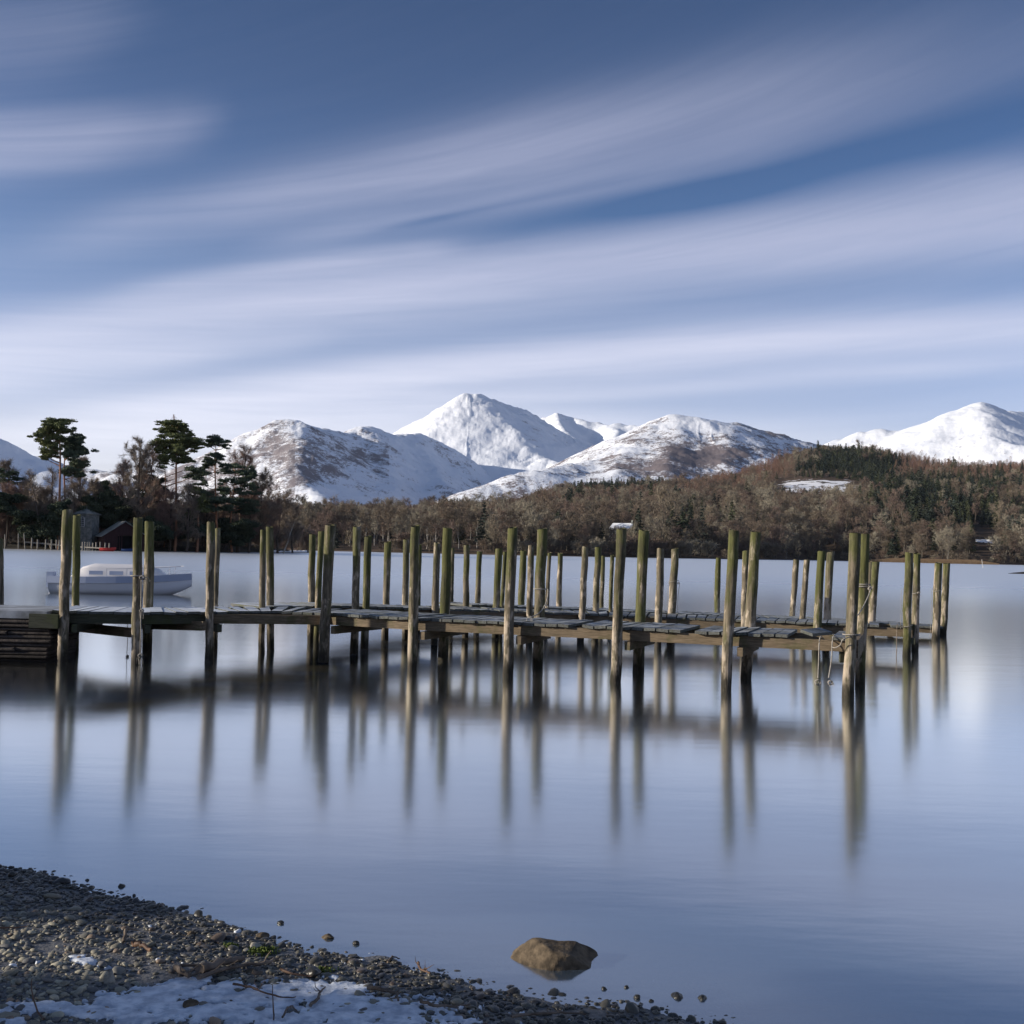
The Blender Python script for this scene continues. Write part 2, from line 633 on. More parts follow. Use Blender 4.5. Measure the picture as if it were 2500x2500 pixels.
def mat_stonewall():
    m, t, b = new_mat('quay_stone', .85, .25)
    g = t.n('ShaderNodeNewGeometry')
    n = t.noise(g.outputs['Position'], 7.0, 6, .7)
    c = t.mix(t.smooth(n, .3, .7), (.045, .038, .034), (.12, .10, .088))
    c = t.mix(t.m('MULTIPLY', g.outputs['Random Per Island'], .5), c, (.05, .04, .035))
    sp = t.n('ShaderNodeSeparateXYZ')
    t.l(g.outputs['Position'], sp.inputs[0])
    wet = t.m('SUBTRACT', 1.0, t.smooth(sp.outputs[2], .03, .2))
    c = t.mix(t.m('MULTIPLY', wet, .8), c, (.015, .013, .012))
    t.l(c, b.inputs['Base Color'])
    t.l(t.bump(n, .8, .04), b.inputs['Normal'])
    return m


def mat_pebble():
    m, t, b = new_mat('pebble', .5, .4)
    oi = t.n('ShaderNodeObjectInfo')
    c = t.ramp(oi.outputs['Random'], [(0, (.22, .21, .18)), (.14, (.34, .32, .25)), (.28, (.15, .15, .15)), (.42, (.44, .41, .31)), (.55, (.26, .24, .18)), (.68, (.54, .50, .38)), (.78, (.30, .27, .20)), (.88, (.20, .18, .16)), (.95, (.36, .26, .18))], 'CONSTANT')
    g = t.n('ShaderNodeNewGeometry')
    n = t.noise(g.outputs['Position'], 90, 4, .7)
    c = t.mix(t.m('MULTIPLY', n, .5), c, (.06, .055, .05))
    sp = t.n('ShaderNodeSeparateXYZ')
    t.l(g.outputs['Position'], sp.inputs[0])
    big = t.noise(g.outputs['Position'], 1.3, 3, .6)
    dry = t.smooth(t.m('ADD', sp.outputs[2], t.m('MULTIPLY', t.m('SUBTRACT', big, .5), .05)), .02, .065)
    c = t.mix(t.m('SUBTRACT', 1.0, dry), c, t.mix(.72, c, (.012, .012, .013)))
    t.l(c, b.inputs['Base Color'])
    t.l(t.m('ADD', .30, t.m('MULTIPLY', dry, .4)), b.inputs['Roughness'])
    t.l(t.bump(n, .35, .004), b.inputs['Normal'])
    return m


def mat_ground():
    m, t, b = new_mat('lakeshore_ground', .6, .4)
    g = t.n('ShaderNodeNewGeometry')
    pos = g.outputs['Position']
    sp = t.n('ShaderNodeSeparateXYZ')
    t.l(pos, sp.inputs[0])
    n = t.noise(pos, 60, 5, .75)
    n2 = t.noise(pos, 2.2, 4, .6)
    vor = t.n('ShaderNodeTexVoronoi')
    vor.inputs['Scale'].default_value = 55
    t.l(pos, vor.inputs['Vector'])
    c = t.mix(t.smooth(n, .3, .7), (.08, .08, .082), (.21, .205, .20))
    c = t.mix(t.m('MULTIPLY', t.smooth(n2, .45, .65), .5), c, (.10, .11, .13))
    under = t.m('SUBTRACT', 1.0, t.smooth(sp.outputs[2], -.30, .0))
    c = t.mix(t.m('MULTIPLY', under, .75), c, (.022, .026, .030))
    t.l(c, b.inputs['Base Color'])
    t.l(t.m('ADD', .30, t.m('MULTIPLY', n2, .35)), b.inputs['Roughness'])
    h = t.m('ADD', n, t.m('MULTIPLY', vor.outputs['Distance'], -.8))
    t.l(t.bump(h, .7, .02), b.inputs['Normal'])
    return m


def mat_water():
    m = bpy.data.materials.new('lake_water')
    m.use_nodes = True
    nt = m.node_tree
    nt.nodes.clear()
    t = NT(nt)
    out = t.n('ShaderNodeOutputMaterial')
    g = t.n('ShaderNodeNewGeometry')
    pos = g.outputs['Position']
    # wind lanes: long, gentle changes of ripple
    lane = t.noise(t.mapping(pos, (.004, .03, 1)), 1.0, 3, .5)
    fine = t.noise(t.mapping(pos, (.5, 1.6, 1)), 1.0, 4, .6)
    bmp = t.bump(fine, .04, .05)
    fr = t.n('ShaderNodeFresnel')
    fr.inputs['IOR'].default_value = 1.33
    t.l(bmp, fr.inputs['Normal'])
    fac = t.m('ADD', WATER_MIN, t.m('MULTIPLY', fr.outputs[0], 1.35), clamp=True)
    gl = t.n('ShaderNodeBsdfAnisotropic', distribution='MULTI_GGX')
    gl.inputs['Color'].default_value = (.97, 1.0, 1.0, 1)
    sp = t.n('ShaderNodeSeparateXYZ')
    t.l(pos, sp.inputs[0])
    # the open lake beyond the jetties is more ruffled than the sheltered bay
    wind = t.m('MULTIPLY', t.smooth(sp.outputs[1], 18, 110), .24)
    t.l(t.m('ADD', t.m('ADD', WATER_R, wind), t.m('MULTIPLY', lane, .05)), gl.inputs['Roughness'])
    t.l(bmp, gl.inputs['Normal'])
    tr = t.n('ShaderNodeBsdfTransparent')
    tr.inputs['Color'].default_value = (.62, .72, .76, 1)
    df = t.n('ShaderNodeBsdfDiffuse')
    df.inputs['Color'].default_value = (.13, .19, .27, 1)
    under = t.n('ShaderNodeMixShader')
    under.inputs[0].default_value = .45
    t.l(tr.outputs[0], under.inputs[1])
    t.l(df.outputs[0], under.inputs[2])
    mx = t.n('ShaderNodeMixShader')
    t.l(fac, mx.inputs[0])
    t.l(under.outputs[0], mx.inputs[1])
    t.l(gl.outputs[0], mx.inputs[2])
    t.l(mx.outputs[0], out.inputs[0])
    return m


HAZE = 1.6e-5
WATER_MIN = 0.42
WATER_R = 0.115
M_WATER = mat_water()
M_GROUND = mat_ground()
M_PEB = mat_pebble()
M_WALL = mat_stonewall()
M_FARLAND = mat_simple('woodland_floor', (.055, .042, .030), (.12, .085, .06), .02, .95)
M_BANK = mat_simple('dark_bank', (.028, .024, .018), (.06, .05, .035), .15, .95)
M_SNOWP = mat_simple('thin_snow', (.42, .47, .55), (.82, .86, .92), 16, .6, .7, .012)

#@@WATER
# ------------------------------------------------------------------ lake, bed and beach
SH = [(-30, 15.0), (-9, 9.0), (-5, 6.9)]
for p_ in ((0, 2112), (120, 2150), (250, 2185), (380, 2215), (500, 2250), (640, 2290), (800, 2335), (900, 2350), (1050, 2375), (1200, 2405), (1350, 2440), (1500, 2455), (1650, 2475), (1800, 2500)):
    q_ = onz(p_[0], p_[1], 0)
    SH.append((q_[0], q_[1]))
SH += [(1.1, 3.55), (1.6, 3.1), (3, 2.2), (8, .5), (30, -8)]
SH = np.array(SH)


def beach_z(x, y):
    ys = np.interp(x, SH[:, 0], SH[:, 1])
    d = (ys - y) * 0.86
    d = d + fbm(x, y, .55, 3, 41) * .10
    z = np.where(d > 0, .075 * d, .13 * d)
    z = np.where(d > 2.5, .1875 + (d - 2.5) * .12, z)
    z = np.maximum(z, -1.8)
    z = z + fbm(x, y, .28, 4, 5) * .010
    return np.minimum(z, 1.6)


def build_ground():
    xs = np.unique(np.concatenate([np.linspace(-9000, -60, 14), np.linspace(-60, -4, 30), np.linspace(-4, 2.5, 200), np.linspace(2.5, 30, 30), np.linspace(30, 9000, 16)]))
    ys = np.unique(np.concatenate([np.linspace(-60, 0, 14), np.linspace(0, 3, 20), np.linspace(3, 7, 150), np.linspace(7, 30, 40), np.linspace(30, 14000, 20)]))
    X, Y = np.meshgrid(xs, ys, indexing='ij')
    Z = beach_z(X, Y)
    me = mesh('ground', np.stack([X, Y, Z], -1).reshape(-1, 3), grid_faces(len(xs), len(ys)), [M_GROUND], smooth=True)
    obj('ground', me, kind='structure')
    xs = np.array([-4000., 4000.])
    ys = np.array([-40, 2600.])
    X, Y = np.meshgrid(xs, ys, indexing='ij')
    me = mesh('water', np.stack([X, Y, 0 * X], -1).reshape(-1, 3), grid_faces(len(xs), len(ys)), [M_WATER])
    obj('water', me, kind='structure')


build_ground()

#@@MOUNTAINS
# ------------------------------------------------------------------ snowy fells
def fell(name, label_mat, ridges, px0, px1, D0, D1, nu, nv, amp, scale, seed, bare=None, ribs=13):
    """ridges: list of (points[(px,py,D)], slope) -> union of tilted ridge flanks"""
    u = np.linspace(px0, px1, nu)
    D = np.linspace(D0, D1, nv)
    U, DD = np.meshgrid(u, D, indexing='ij')
    X = (U - 1250) / F * DD
    Y = DD
    wx = X + fbm(X, Y, scale * 2.2, 4, seed + 50) * scale * .35
    wy = Y + fbm(X, Y, scale * 2.2, 4, seed + 60) * scale * .35
    hs = []
    for pts, sl_, *pw in ridges:
        P = np.array([at(*p) for p in pts])
        best = np.full(X.shape, -1e9)
        run = 0.0
        for a, b in zip(P[:-1], P[1:]):
            d = b[:2] - a[:2]
            L2 = (d ** 2).sum() + 1e-9
            t = np.clip(((wx - a[0]) * d[0] + (wy - a[1]) * d[1]) / L2, 0, 1)
            dist = np.hypot(X * .35 + wx * .65 - (a[0] + t * d[0]), Y * .35 + wy * .65 - (a[1] + t * d[1]))
            k = pw[0] if pw else 1.0
            zz = a[2] + t * (b[2] - a[2]) - sl_ * (np.sqrt(dist ** 2 + 25 ** 2) - 25) ** k * (1 if k == 1 else 100 ** (1 - k))
            al_ = run + t * math.sqrt(L2)
            run += math.sqrt(L2)
            rib = 1 - np.abs(fbm(al_ + seed * 31, dist * .14, 75, 4, seed + 3, .55)) * 2.2
            zz = zz + (rib - .5) * ribs * np.clip(dist / 90, 0, 1) * np.clip((zz + 30) / 150, 0, 1)
            best = np.maximum(best, zz)
        hs.append(best)
    hs = np.array(hs)
    k = 22.0
    mx = hs.max(0)
    Z = mx + k * np.log(np.exp((hs - mx) / k).sum(0)) - k * .1
    prom = np.clip((Z + 20) / 200, .1, 1)
    rid = 1 - np.abs(fbm(X, Y * .6, scale, 5, seed))
    Z = Z + (rid - .75) * amp * 1.4 * prom + fbm(X, Y, scale * .25, 5, seed + 9, .6) * amp * .55 * prom
    Z = np.maximum(Z, -20)
    V = np.stack([X, Y, Z], -1).reshape(-1, 3)
    me = mesh(name, V, grid_faces(nu, nv), [label_mat], smooth=True)
    if bare is not None:
        a = me.attributes.new('bare', 'FLOAT', 'POINT')
        px, py = proj(V)
        a.data.foreach_set('value', bare(px, py).astype(np.float32))
    return obj(name, me, kind='structure')


def blob(px, py, cx, cy, rx, ry):
    return np.exp(-(((px - cx) / rx) ** 2 + ((py - cy) / ry) ** 2))


M_CLEAN = mat_snow('fell_snow', 'clean')
M_MIXED = mat_snow('fell_patchy_snow', 'mixed')
M_HEATH = mat_snow('fell_heather_snow', 'heather')

# main peak
fell('snowy_peak', M_CLEAN, [
    ([(880, 1110, 5000), (968, 1062, 4500), (1000, 1050, 4450), (1050, 1020, 4400), (1100, 991, 4350), (1135, 974, 4300), (1150, 967, 4300), (1166, 967, 4300), (1182, 971, 4320), (1212, 977, 4500), (1245, 985, 4700), (1272, 1000, 4850), (1323, 1027, 5200), (1363, 1054, 5450), (1403, 1078, 5700), (1454, 1096, 6000), (1500, 1118, 6200), (1600, 1170, 6300)], .66),
    ([(1182, 973, 4320), (1212, 1006, 4200), (1232, 1032, 4120), (1261, 1056, 4020), (1292, 1088, 3900), (1330, 1118, 3800), (1378, 1136, 3700), (1440, 1160, 3600)], .66),
    ([(1150, 969, 4300), (1165, 1000, 4230), (1185, 1030, 4170)], .70),
], 760, 1700, 2600, 6600, 560, 420, 13, 260, 3, lambda px, py: -0.22 + .6 * blob(px, py, 1200, 1010, 34, 34) + .45 * blob(px, py, 1290, 1050, 70, 36), ribs=26)
# far combe
fell('far_snowy_ridge', M_CLEAN, [
    ([(1240, 1060, 7200), (1300, 1030, 7000), (1323, 1022, 7000), (1352, 1012, 7000), (1388, 1016, 7000), (1425, 1026, 6900), (1454, 1029, 6900), (1486, 1036, 6800), (1526, 1037, 6800), (1562, 1040, 6700), (1582, 1049, 6600), (1640, 1075, 6600), (1760, 1120, 6500)], .75),
    ([(1505, 1037, 6800), (1500, 1070, 6300), (1490, 1110, 5900)], .8),
    ([(1352, 1013, 7000), (1375, 1045, 6400), (1420, 1080, 5900), (1480, 1110, 5600)], .75),
], 1180, 1900, 5200, 8200, 260, 160, 16, 260, 13, lambda px, py: -.1 + 0 * px)
# left fell
fell('left_snowy_fell', M_MIXED, [
    ([(380, 1200, 3000), (480, 1150, 2950), (540, 1112, 2930), (579, 1090, 2900), (610, 1068, 2900), (650, 1047, 2900), (680, 1037, 2900), (699, 1034, 2900), (738, 1042, 3000), (765, 1043, 3070), (800, 1050, 3150), (827, 1051, 3220), (852, 1047, 3280), (914, 1055, 3400), (968, 1060, 3500), (1030, 1074, 3600), (1080, 1099, 3680), (1146, 1132, 3760), (1204, 1148, 3800), (1241, 1160, 3800), (1300, 1185, 3800), (1400, 1230, 3750)], .66),
    ([(699, 1036, 2900), (722, 1068, 2760), (728, 1100, 2620), (724, 1135, 2500), (735, 1160, 2400), (745, 1185, 2300), (770, 1200, 2200), (800, 1212, 2100)], .62),
    ([(880, 1051, 3340), (905, 1112, 3100), (930, 1165, 2850), (960, 1205, 2650)], .75),
    ([(1000, 1066, 3550), (1040, 1136, 3300), (1080, 1190, 3000)], .75),
], 300, 1440, 1900, 4600, 520, 330, 12, 190, 23,
    lambda px, py: .22 * (px < 720) + .45 * blob(px, py, 752, 1108, 34, 46) + .18 * blob(px, py, 850, 1125, 50, 34) + .38 * blob(px, py, 935, 1122, 60, 26) + .5 * blob(px, py, 735, 1175, 34, 18) + .3 * blob(px, py, 790, 1150, 40, 24) + .25 * blob(px, py, 850, 1110, 60, 40) + .4 * blob(px, py, 650, 1080, 60, 40) - .5 * blob(px, py, 790, 1205, 60, 22) - .3 * blob(px, py, 700, 1075, 22, 16) - .28 * (px > 950) + .1)
# heather fell right of centre
fell('heather_fell', M_HEATH, [
    ([(1020, 1262, 2000), (1120, 1222, 2050), (1180, 1182, 2100), (1236, 1158, 2150), (1290, 1143, 2200), (1327, 1136, 2250), (1381, 1134, 2350), (1425, 1125, 2450), (1490, 1103, 2600), (1515, 1088, 2650), (1544, 1070, 2700), (1580, 1048, 2750), (1617, 1036, 2800), (1656, 1024, 2800), (1707, 1026, 2800), (1743, 1030, 2800), (1816, 1045, 2850), (1872, 1059, 2900), (1945, 1076, 3000), (1985, 1085, 3050), (2100, 1115, 3200), (2300, 1160, 3400)], .50),
    ([(1656, 1026, 2800), (1640, 1090, 2500), (1630, 1150, 2250)], .50),
    ([(1800, 1042, 2850), (1790, 1100, 2550), (1780, 1160, 2300)], .50),
    ([(1560, 1066, 2700), (1520, 1120, 2400), (1500, 1160, 2200)], .50),
], 980, 2250, 1750, 4000, 520, 260, 8, 200, 33,
    lambda px, py: .10 + .38 * blob(px, py, 1720, 1110, 110, 34) + .35 * blob(px, py, 1570, 1140, 90, 35) + .35 * blob(px, py, 1250, 1185, 40, 22) - .5 * blob(px, py, 1560, 1100, 60, 22) - .35 * blob(px, py, 1650, 1045, 90, 14))
# right-hand fell
fell('right_snowy_fell', M_CLEAN, [
    ([(1880, 1125, 4700), (1960, 1100, 4600), (2003, 1085, 4600), (2035, 1072, 4600), (2090, 1054, 4600), (2128, 1047, 4600), (2138, 1051, 4600), (2180, 1055, 4600), (2227, 1050, 4500), (2271, 1034, 4450), (2325, 1010, 4400), (2351, 1000, 4400), (2380, 993, 4400), (2416, 997, 4650), (2452, 1005, 4900), (2481, 1012, 5150), (2510, 1012, 5300), (2600, 1040, 5400), (2800, 1100, 5500)], .50),
    ([(2388, 994, 4400), (2400, 1018, 4150), (2414, 1050, 3950), (2440, 1074, 3800), (2475, 1085, 3700), (2560, 1095, 3600), (2700, 1120, 3500)], .52),
    ([(2215, 1052, 4550), (2212, 1080, 4250), (2215, 1120, 3900)], .50),
    ([(2300, 1022, 4420), (2290, 1080, 4000)], .50),
], 1850, 2850, 3000, 6200, 420, 260, 10, 260, 43, lambda px, py: -.12 + .42 * blob(px, py, 2470, 1105, 80, 22) + .2 * blob(px, py, 2330, 1090, 80, 40))
# slope at the left edge and low hills behind the trees
fell('blue_snowy_slope', M_CLEAN, [
    ([(-500, 960, 3600), (-200, 985, 3500), (-60, 1040, 3400), (0, 1082, 3350), (21, 1099, 3350), (54, 1122, 3300), (83, 1136, 3300), (103, 1147, 3250), (160, 1185, 3200), (230, 1225, 3100)], .55),
], -700, 300, 2500, 4400, 200, 120, 16, 240, 53, lambda px, py: -.2 + 0 * px)
fell('low_snowy_hills', M_MIXED, [
    ([(20, 1140, 6200), (56, 1120, 6000), (79, 1111, 6000), (93, 1110, 6000), (103, 1117, 6000), (150, 1140, 6000), (240, 1147, 5800), (300, 1150, 5600), (400, 1146, 5400), (470, 1135, 5300), (560, 1150, 5200), (700, 1190, 5200)], .42),
    ([(150, 1190, 3600), (250, 1178, 3500), (330, 1185, 3400), (420, 1172, 3300), (500, 1190, 3200)], .30),
], -100, 800, 2500, 7400, 240, 200, 18, 260, 63, lambda px, py: .0 + 0 * px)

#@@TREEGEN
# ------------------------------------------------------------------ tree builders
def unit(v):
    return v / (np.linalg.norm(v) + 1e-9)


def gen_bare(seed, H_, spread, twigs=2600, tw=.022, first=.28, limbs=13, lean=(0, 0), twig_len=.9):
    """leafless broad-leaved tree; returns (MB trunk, MB crown)"""
    R = np.random.default_rng(seed)
    tr = MB()
    cr = MB()
    r0 = H_ * .017 + .04
    n = 7
    P = []
    off = np.array([0., 0.])
    for i in range(n):
        f = i / (n - 1)
        off = off + R.normal(0, .012 * H_, 2) * (i > 0)
        P.append(np.array([off[0] + lean[0] * f * H_, off[1] + lean[1] * f * H_, f * H_ * .9]))
    tr.tube(P, [r0 * (1 - .85 * i / (n - 1)) + .015 for i in range(n)], 6)
    tips = []
    for k in range(limbs):
        f = first + (1 - first) * (k + R.random()) / limbs * .93
        i = f * (n - 1)
        b0 = P[int(i)] * (1 - i % 1) + P[min(int(i) + 1, n - 1)] * (i % 1)
        th = k * 2.4 + R.normal(0, .4)
        up = .55 + 1.1 * f + R.normal(0, .1)
        d = unit(np.array([math.cos(th), math.sin(th), up]))
        # crown envelope: widest just above the middle
        env = spread * (math.sin(math.pi * min(1, max(.1, (f - first * .4) / (1.0 - first * .4)) ** .8)) * .75 + .25)
        L = env * (.85 + .35 * R.random()) / max(.45, math.hypot(d[0], d[1]) * 1.1)
        L = min(L, (H_ * 1.02 - b0[2]) / max(d[2], .1))
        q = [b0]
        dd = d.copy()
        for j in range(4):
            dd = unit(dd + R.normal(0, .16, 3) + np.array([0, 0, .08]))
            q.append(q[-1] + dd * L / 4)
        rl = r0 * (1 - f * .75) * .42
        tr.tube(q, [rl, rl * .7, rl * .48, rl * .3, rl * .15 + .005], 4, caps=False)
        for j in range(10):
            g = .22 + .78 * j / 9
            ii = g * 4
            c0 = q[int(min(ii, 3))] * (1 - (ii - int(min(ii, 3)))) + q[int(min(ii, 3)) + 1] * (ii - int(min(ii, 3)))
            d2 = unit(dd * .55 + R.normal(0, .55, 3) + np.array([0, 0, .22]))
            L2 = L * (.52 - .30 * g) * (.7 + .6 * R.random()) + .3
            c1 = c0 + d2 * L2 * .5
            d3 = unit(d2 + R.normal(0, .25, 3) + np.array([0, 0, .15]))
            c2 = c1 + d3 * L2 * .5
            cr.tube([c0, c1, c2], [rl * .3 + .006, rl * .2 + .005, .006], 3, caps=False)
            tips += [(c1, d3), (c2, d3), ((c1 + c2) / 2, d3), (c0 * .5 + c1 * .5, d2)]
    T = len(tips)
    if T:
        idx = R.integers(0, T, twigs)
        base = np.array([tips[i][0] for i in idx])
        dr = np.array([tips[i][1] for i in idx])
        base = base + R.normal(0, .12, base.shape) * twig_len
        d = dr * .55 + R.normal(0, .55, dr.shape) + np.array([0, 0, .18])
        d /= np.linalg.norm(d, axis=1)[:, None]
        L = (twig_len * (.5 + R.random(twigs)))[:, None]
        side = np.cross(d, R.normal(0, 1, d.shape))
        side /= np.linalg.norm(side, axis=1)[:, None]
        mid = base + d * L * .5 + side * L * .08
        tip = mid + unit_rows(d + R.normal(0, .3, d.shape)) * L * .5
        w = side * tw
        v = np.stack([base - w, base + w, mid + w * .7, mid - w * .7, tip], 1).reshape(-1, 3)
        o = cr.n
        cr.v.extend(map(tuple, v))
        for i in range(twigs):
            a = o + 5 * i
            cr.f.append((a, a + 1, a + 2, a + 3))
            cr.f.append((a + 3, a + 2, a + 4))
            cr.mi += [0, 0]
        cr.n += 5 * twigs
    return tr, cr


def unit_rows(a):
    return a / (np.linalg.norm(a, axis=1)[:, None] + 1e-9)


def needle_cloud(mb, c, r, n, size, R, mi=0, flat=.5):
    """clump of small needle tufts through an ellipsoid, denser towards its upper skin"""
    u = unit_rows(R.normal(0, 1, (n, 3)))
    rad = R.random(n) ** .45
    p = u * rad[:, None] * np.asarray(r)
    p[:, 2] = np.where(p[:, 2] < 0, p[:, 2] * .55, p[:, 2])
    lump = 1 + .25 * np.sin(u[:, 0] * 7 + c[0]) * np.cos(u[:, 1] * 6 + c[2])
    p = p * lump[:, None] + np.asarray(c)
    d1 = unit_rows(R.normal(0, 1, (n, 3)) * np.array([1, 1, flat]))
    d2 = unit_rows(np.cross(d1, R.normal(0, 1, (n, 3))))
    s = (size * (.6 + .8 * R.random(n)))[:, None]
    v = np.stack([p - d1 * s - d2 * s * .35, p + d1 * s - d2 * s * .25, p + d1 * s * .8 + d2 * s * .35, p - d1 * s * .7 + d2 * s * .3], 1).reshape(-1, 3)
    o = mb.n
    mb.v.extend(map(tuple, v))
    mb.f.extend([(o + 4 * i, o + 4 * i + 1, o + 4 * i + 2, o + 4 * i + 3) for i in range(n)])
    mb.mi.extend([mi] * n)
    mb.n += 4 * n


def gen_spruce(seed, H_, rad, tiers=16, dens=26, size=.45, base=.12, droop=-.25):
    R = np.random.default_rng(seed)
    tr = MB()
    cr = MB()
    tr.tube([(0, 0, 0), (0.05, 0, H_ * .5), (0, 0, H_)], [H_ * .013 + .03, H_ * .008, .02], 5)
    for k in range(tiers):
        f = (k + .5) / tiers
        z = H_ * (base + (1 - base) * f)
        rr = rad * (1 - f) ** .8 * (.85 + .3 * R.random()) + .15
        nb = max(4, int(9 * (1 - f) + 4))
        for j in range(nb):
            th = j * 2 * math.pi / nb + k * 1.3 + R.normal(0, .2)
            L = rr * (.7 + .45 * R.random())
            m = max(3, int(dens * L / rad))
            g = R.random(m) ** .7
            px = np.cos(th) * L * g + R.normal(0, .14 * L + .03, m)
            py = np.sin(th) * L * g + R.normal(0, .14 * L + .03, m)
            pz = z + droop * L * g + R.normal(0, .05 * H_ / tiers * 3, m)
            p = np.stack([px, py, pz], 1)
            d1 = unit_rows(np.stack([np.cos(th) + R.normal(0, .5, m), np.sin(th) + R.normal(0, .5, m), droop + R.normal(0, .3, m)], 1))
            d2 = unit_rows(np.cross(d1, R.normal(0, 1, (m, 3))))
            s = (size * (.6 + .8 * R.random(m)))[:, None]
            v = np.stack([p - d1 * s - d2 * s * .4, p + d1 * s, p + d2 * s * .5], 1).reshape(-1, 3)
            o = cr.n
            cr.v.extend(map(tuple, v))
            cr.f.extend([(o + 3 * i, o + 3 * i + 1, o + 3 * i + 2) for i in range(m)])
            cr.mi.extend([0] * m)
            cr.n += 3 * m
    return tr, cr


def gen_larch(seed, H_, rad):
    """leafless larch: straight stem and short whorls of fine twigs"""
    R = np.random.default_rng(seed)
    tr = MB()
    cr = MB()
    tr.tube([(0, 0, 0), (0, 0, H_ * .5), (0, 0, H_)], [.16, .11, .02], 5)
    n = 520
    f = R.random(n) ** .8
    z = H_ * (.22 + .76 * f)
    th = R.random(n) * 6.283
    rr = rad * (1 - f) ** .7 + .25
    r = rr * R.random(n) ** .5
    p = np.stack([np.cos(th) * r, np.sin(th) * r, z], 1)
    d = unit_rows(np.stack([np.cos(th), np.sin(th), .35 + R.normal(0, .3, n)], 1) + R.normal(0, .3, (n, 3)))
    s = unit_rows(np.cross(d, R.normal(0, 1, (n, 3)))) * .055
    L = (.9 * (.5 + R.random(n)))[:, None]
    v = np.stack([p - s, p + s, p + d * L], 1).reshape(-1, 3)
    cr.v = list(map(tuple, v))
    cr.f = [(3 * i, 3 * i + 1, 3 * i + 2) for i in range(n)]
    cr.mi = [0] * n
    cr.n = 3 * n
    return tr, cr


def merge(tr, cr):
    m = MB()
    m.add(tr.v, tr.f, 0)
    o = m.n
    m.v.extend(cr.v)
    m.f.extend([tuple(i + o for i in f) for f in cr.f])
    m.mi.extend([1] * len(cr.f))
    m.n += cr.n
    return m


#@@FARSHORE
# ------------------------------------------------------------------ far shore, wooded
def farD0(px):
    return np.interp(px, [-600, 500, 700, 1000, 1250, 1500, 1700, 1900, 2000, 2130, 2300, 2450, 2600, 3200], [470, 470, 470, 440, 430, 445, 490, 560, 640, 620, 560, 560, 600, 700])


ROW_A = ([-600, 500, 700, 1000, 1300, 1700, 2100, 2500, 3200], [1290, 1290, 1300, 1300, 1302, 1300, 1300, 1300, 1300])       # D=680
ROW_B = ([-600, 500, 700, 1000, 1200, 1400, 1700, 2000, 2250, 2500, 3200], [1280, 1280, 1280, 1276, 1262, 1240, 1226, 1212, 1205, 1205, 1205])   # D=1000
ROW_C = ([-600, 700, 1000, 1200, 1290, 1370, 1450, 1600, 1700, 1790, 1830, 1860, 1900, 1945, 2003, 2090, 2150, 2200, 2300, 2400, 2500, 3200],
         [1262, 1268, 1268, 1256, 1236, 1205, 1196, 1194, 1190, 1175, 1158, 1145, 1133, 1121, 1114, 1115, 1120, 1128, 1146, 1150, 1148, 1150])   # D=1500


def far_z(px, D):
    px = np.asarray(px, float)
    D = np.asarray(D, float)
    d0 = farD0(px)
    hh = hr(px)
    za = np.maximum((hh - np.interp(px, *ROW_A)) * 680 / F + H, 1)
    zb = (hh - np.interp(px, *ROW_B)) * 1000 / F + H
    zc = (hh - np.interp(px, *ROW_C)) * 1500 / F + H
    d0b = np.minimum(d0 + 12, 676)

    def seg(D, a, b, va, vb):
        t = np.clip((D - a) / (b - a), 0, 1)
        return va + (vb - va) * t
    z = np.where(D < d0, -1.5 + 1.7 * np.clip((D - d0 + 25) / 25, 0, 1), 0)
    z = np.where((D >= d0) & (D < d0b), seg(D, d0, d0b, .2, 1.0), z)
    z = np.where((D >= d0b) & (D < 680), seg(D, d0b, 680, 1.0, za), z)
    z = np.where((D >= 680) & (D < 1000), seg(D, 680, 1000, za, zb), z)
    z = np.where((D >= 1000) & (D < 1500), seg(D, 1000, 1500, zb, zc), z)
    z = np.where(D >= 1500, zc * (1 - .75 * np.clip((D - 1540) / 800, 0, 1)), z)
    X = (px - 1250) / F * D
    return z + np.where(D > d0b + 20, fbm(X, D, 90, 4, 77) * 5.0 * np.clip((D - d0b - 20) / 200, 0, 1), 0)


def build_far():
    u = np.linspace(-500, 3100, 300)
    D = np.concatenate([np.linspace(400, 700, 90), np.linspace(704, 2400, 130)])
    U, DD = np.meshgrid(u, D, indexing='ij')
    Z = far_z(U, DD)
    V = np.stack([(U - 1250) / F * DD, DD, Z], -1).reshape(-1, 3)
    m, t, b = new_mat('wooded_hillside', .95, .1)
    g = t.n('ShaderNodeNewGeometry')
    n = t.noise(g.outputs['Position'], .05, 5, .7)
    at_ = t.n('ShaderNodeAttribute', attribute_name='clear')
    c = t.mix(t.smooth(n, .35, .65), (.06, .045, .033), (.13, .09, .065))
    f = t.smooth(t.m('ADD', at_.outputs['Fac'], t.m('MULTIPLY', t.m('SUBTRACT', n, .5), 3.2)), .50, .78)
    c = t.mix(f, c, (.84, .85, .88))
    t.l(c, b.inputs['Base Color'])
    me = mesh('wooded_hills', V, grid_faces(len(u), len(D)), [m], smooth=True)
    a = me.attributes.new('clear', 'FLOAT', 'POINT')
    px, py = proj(V)
    cl = clearing(px, py, V[:, 1])
    a.data.foreach_set('value', cl.astype(np.float32))
    obj('wooded_hills', me, kind='structure')


def clearing(px, py, D):
    c = np.exp(-(((px - 1990) / 100) ** 4 + ((py - 1188) / 17) ** 4))
    return c * (D > 1000)


build_far()

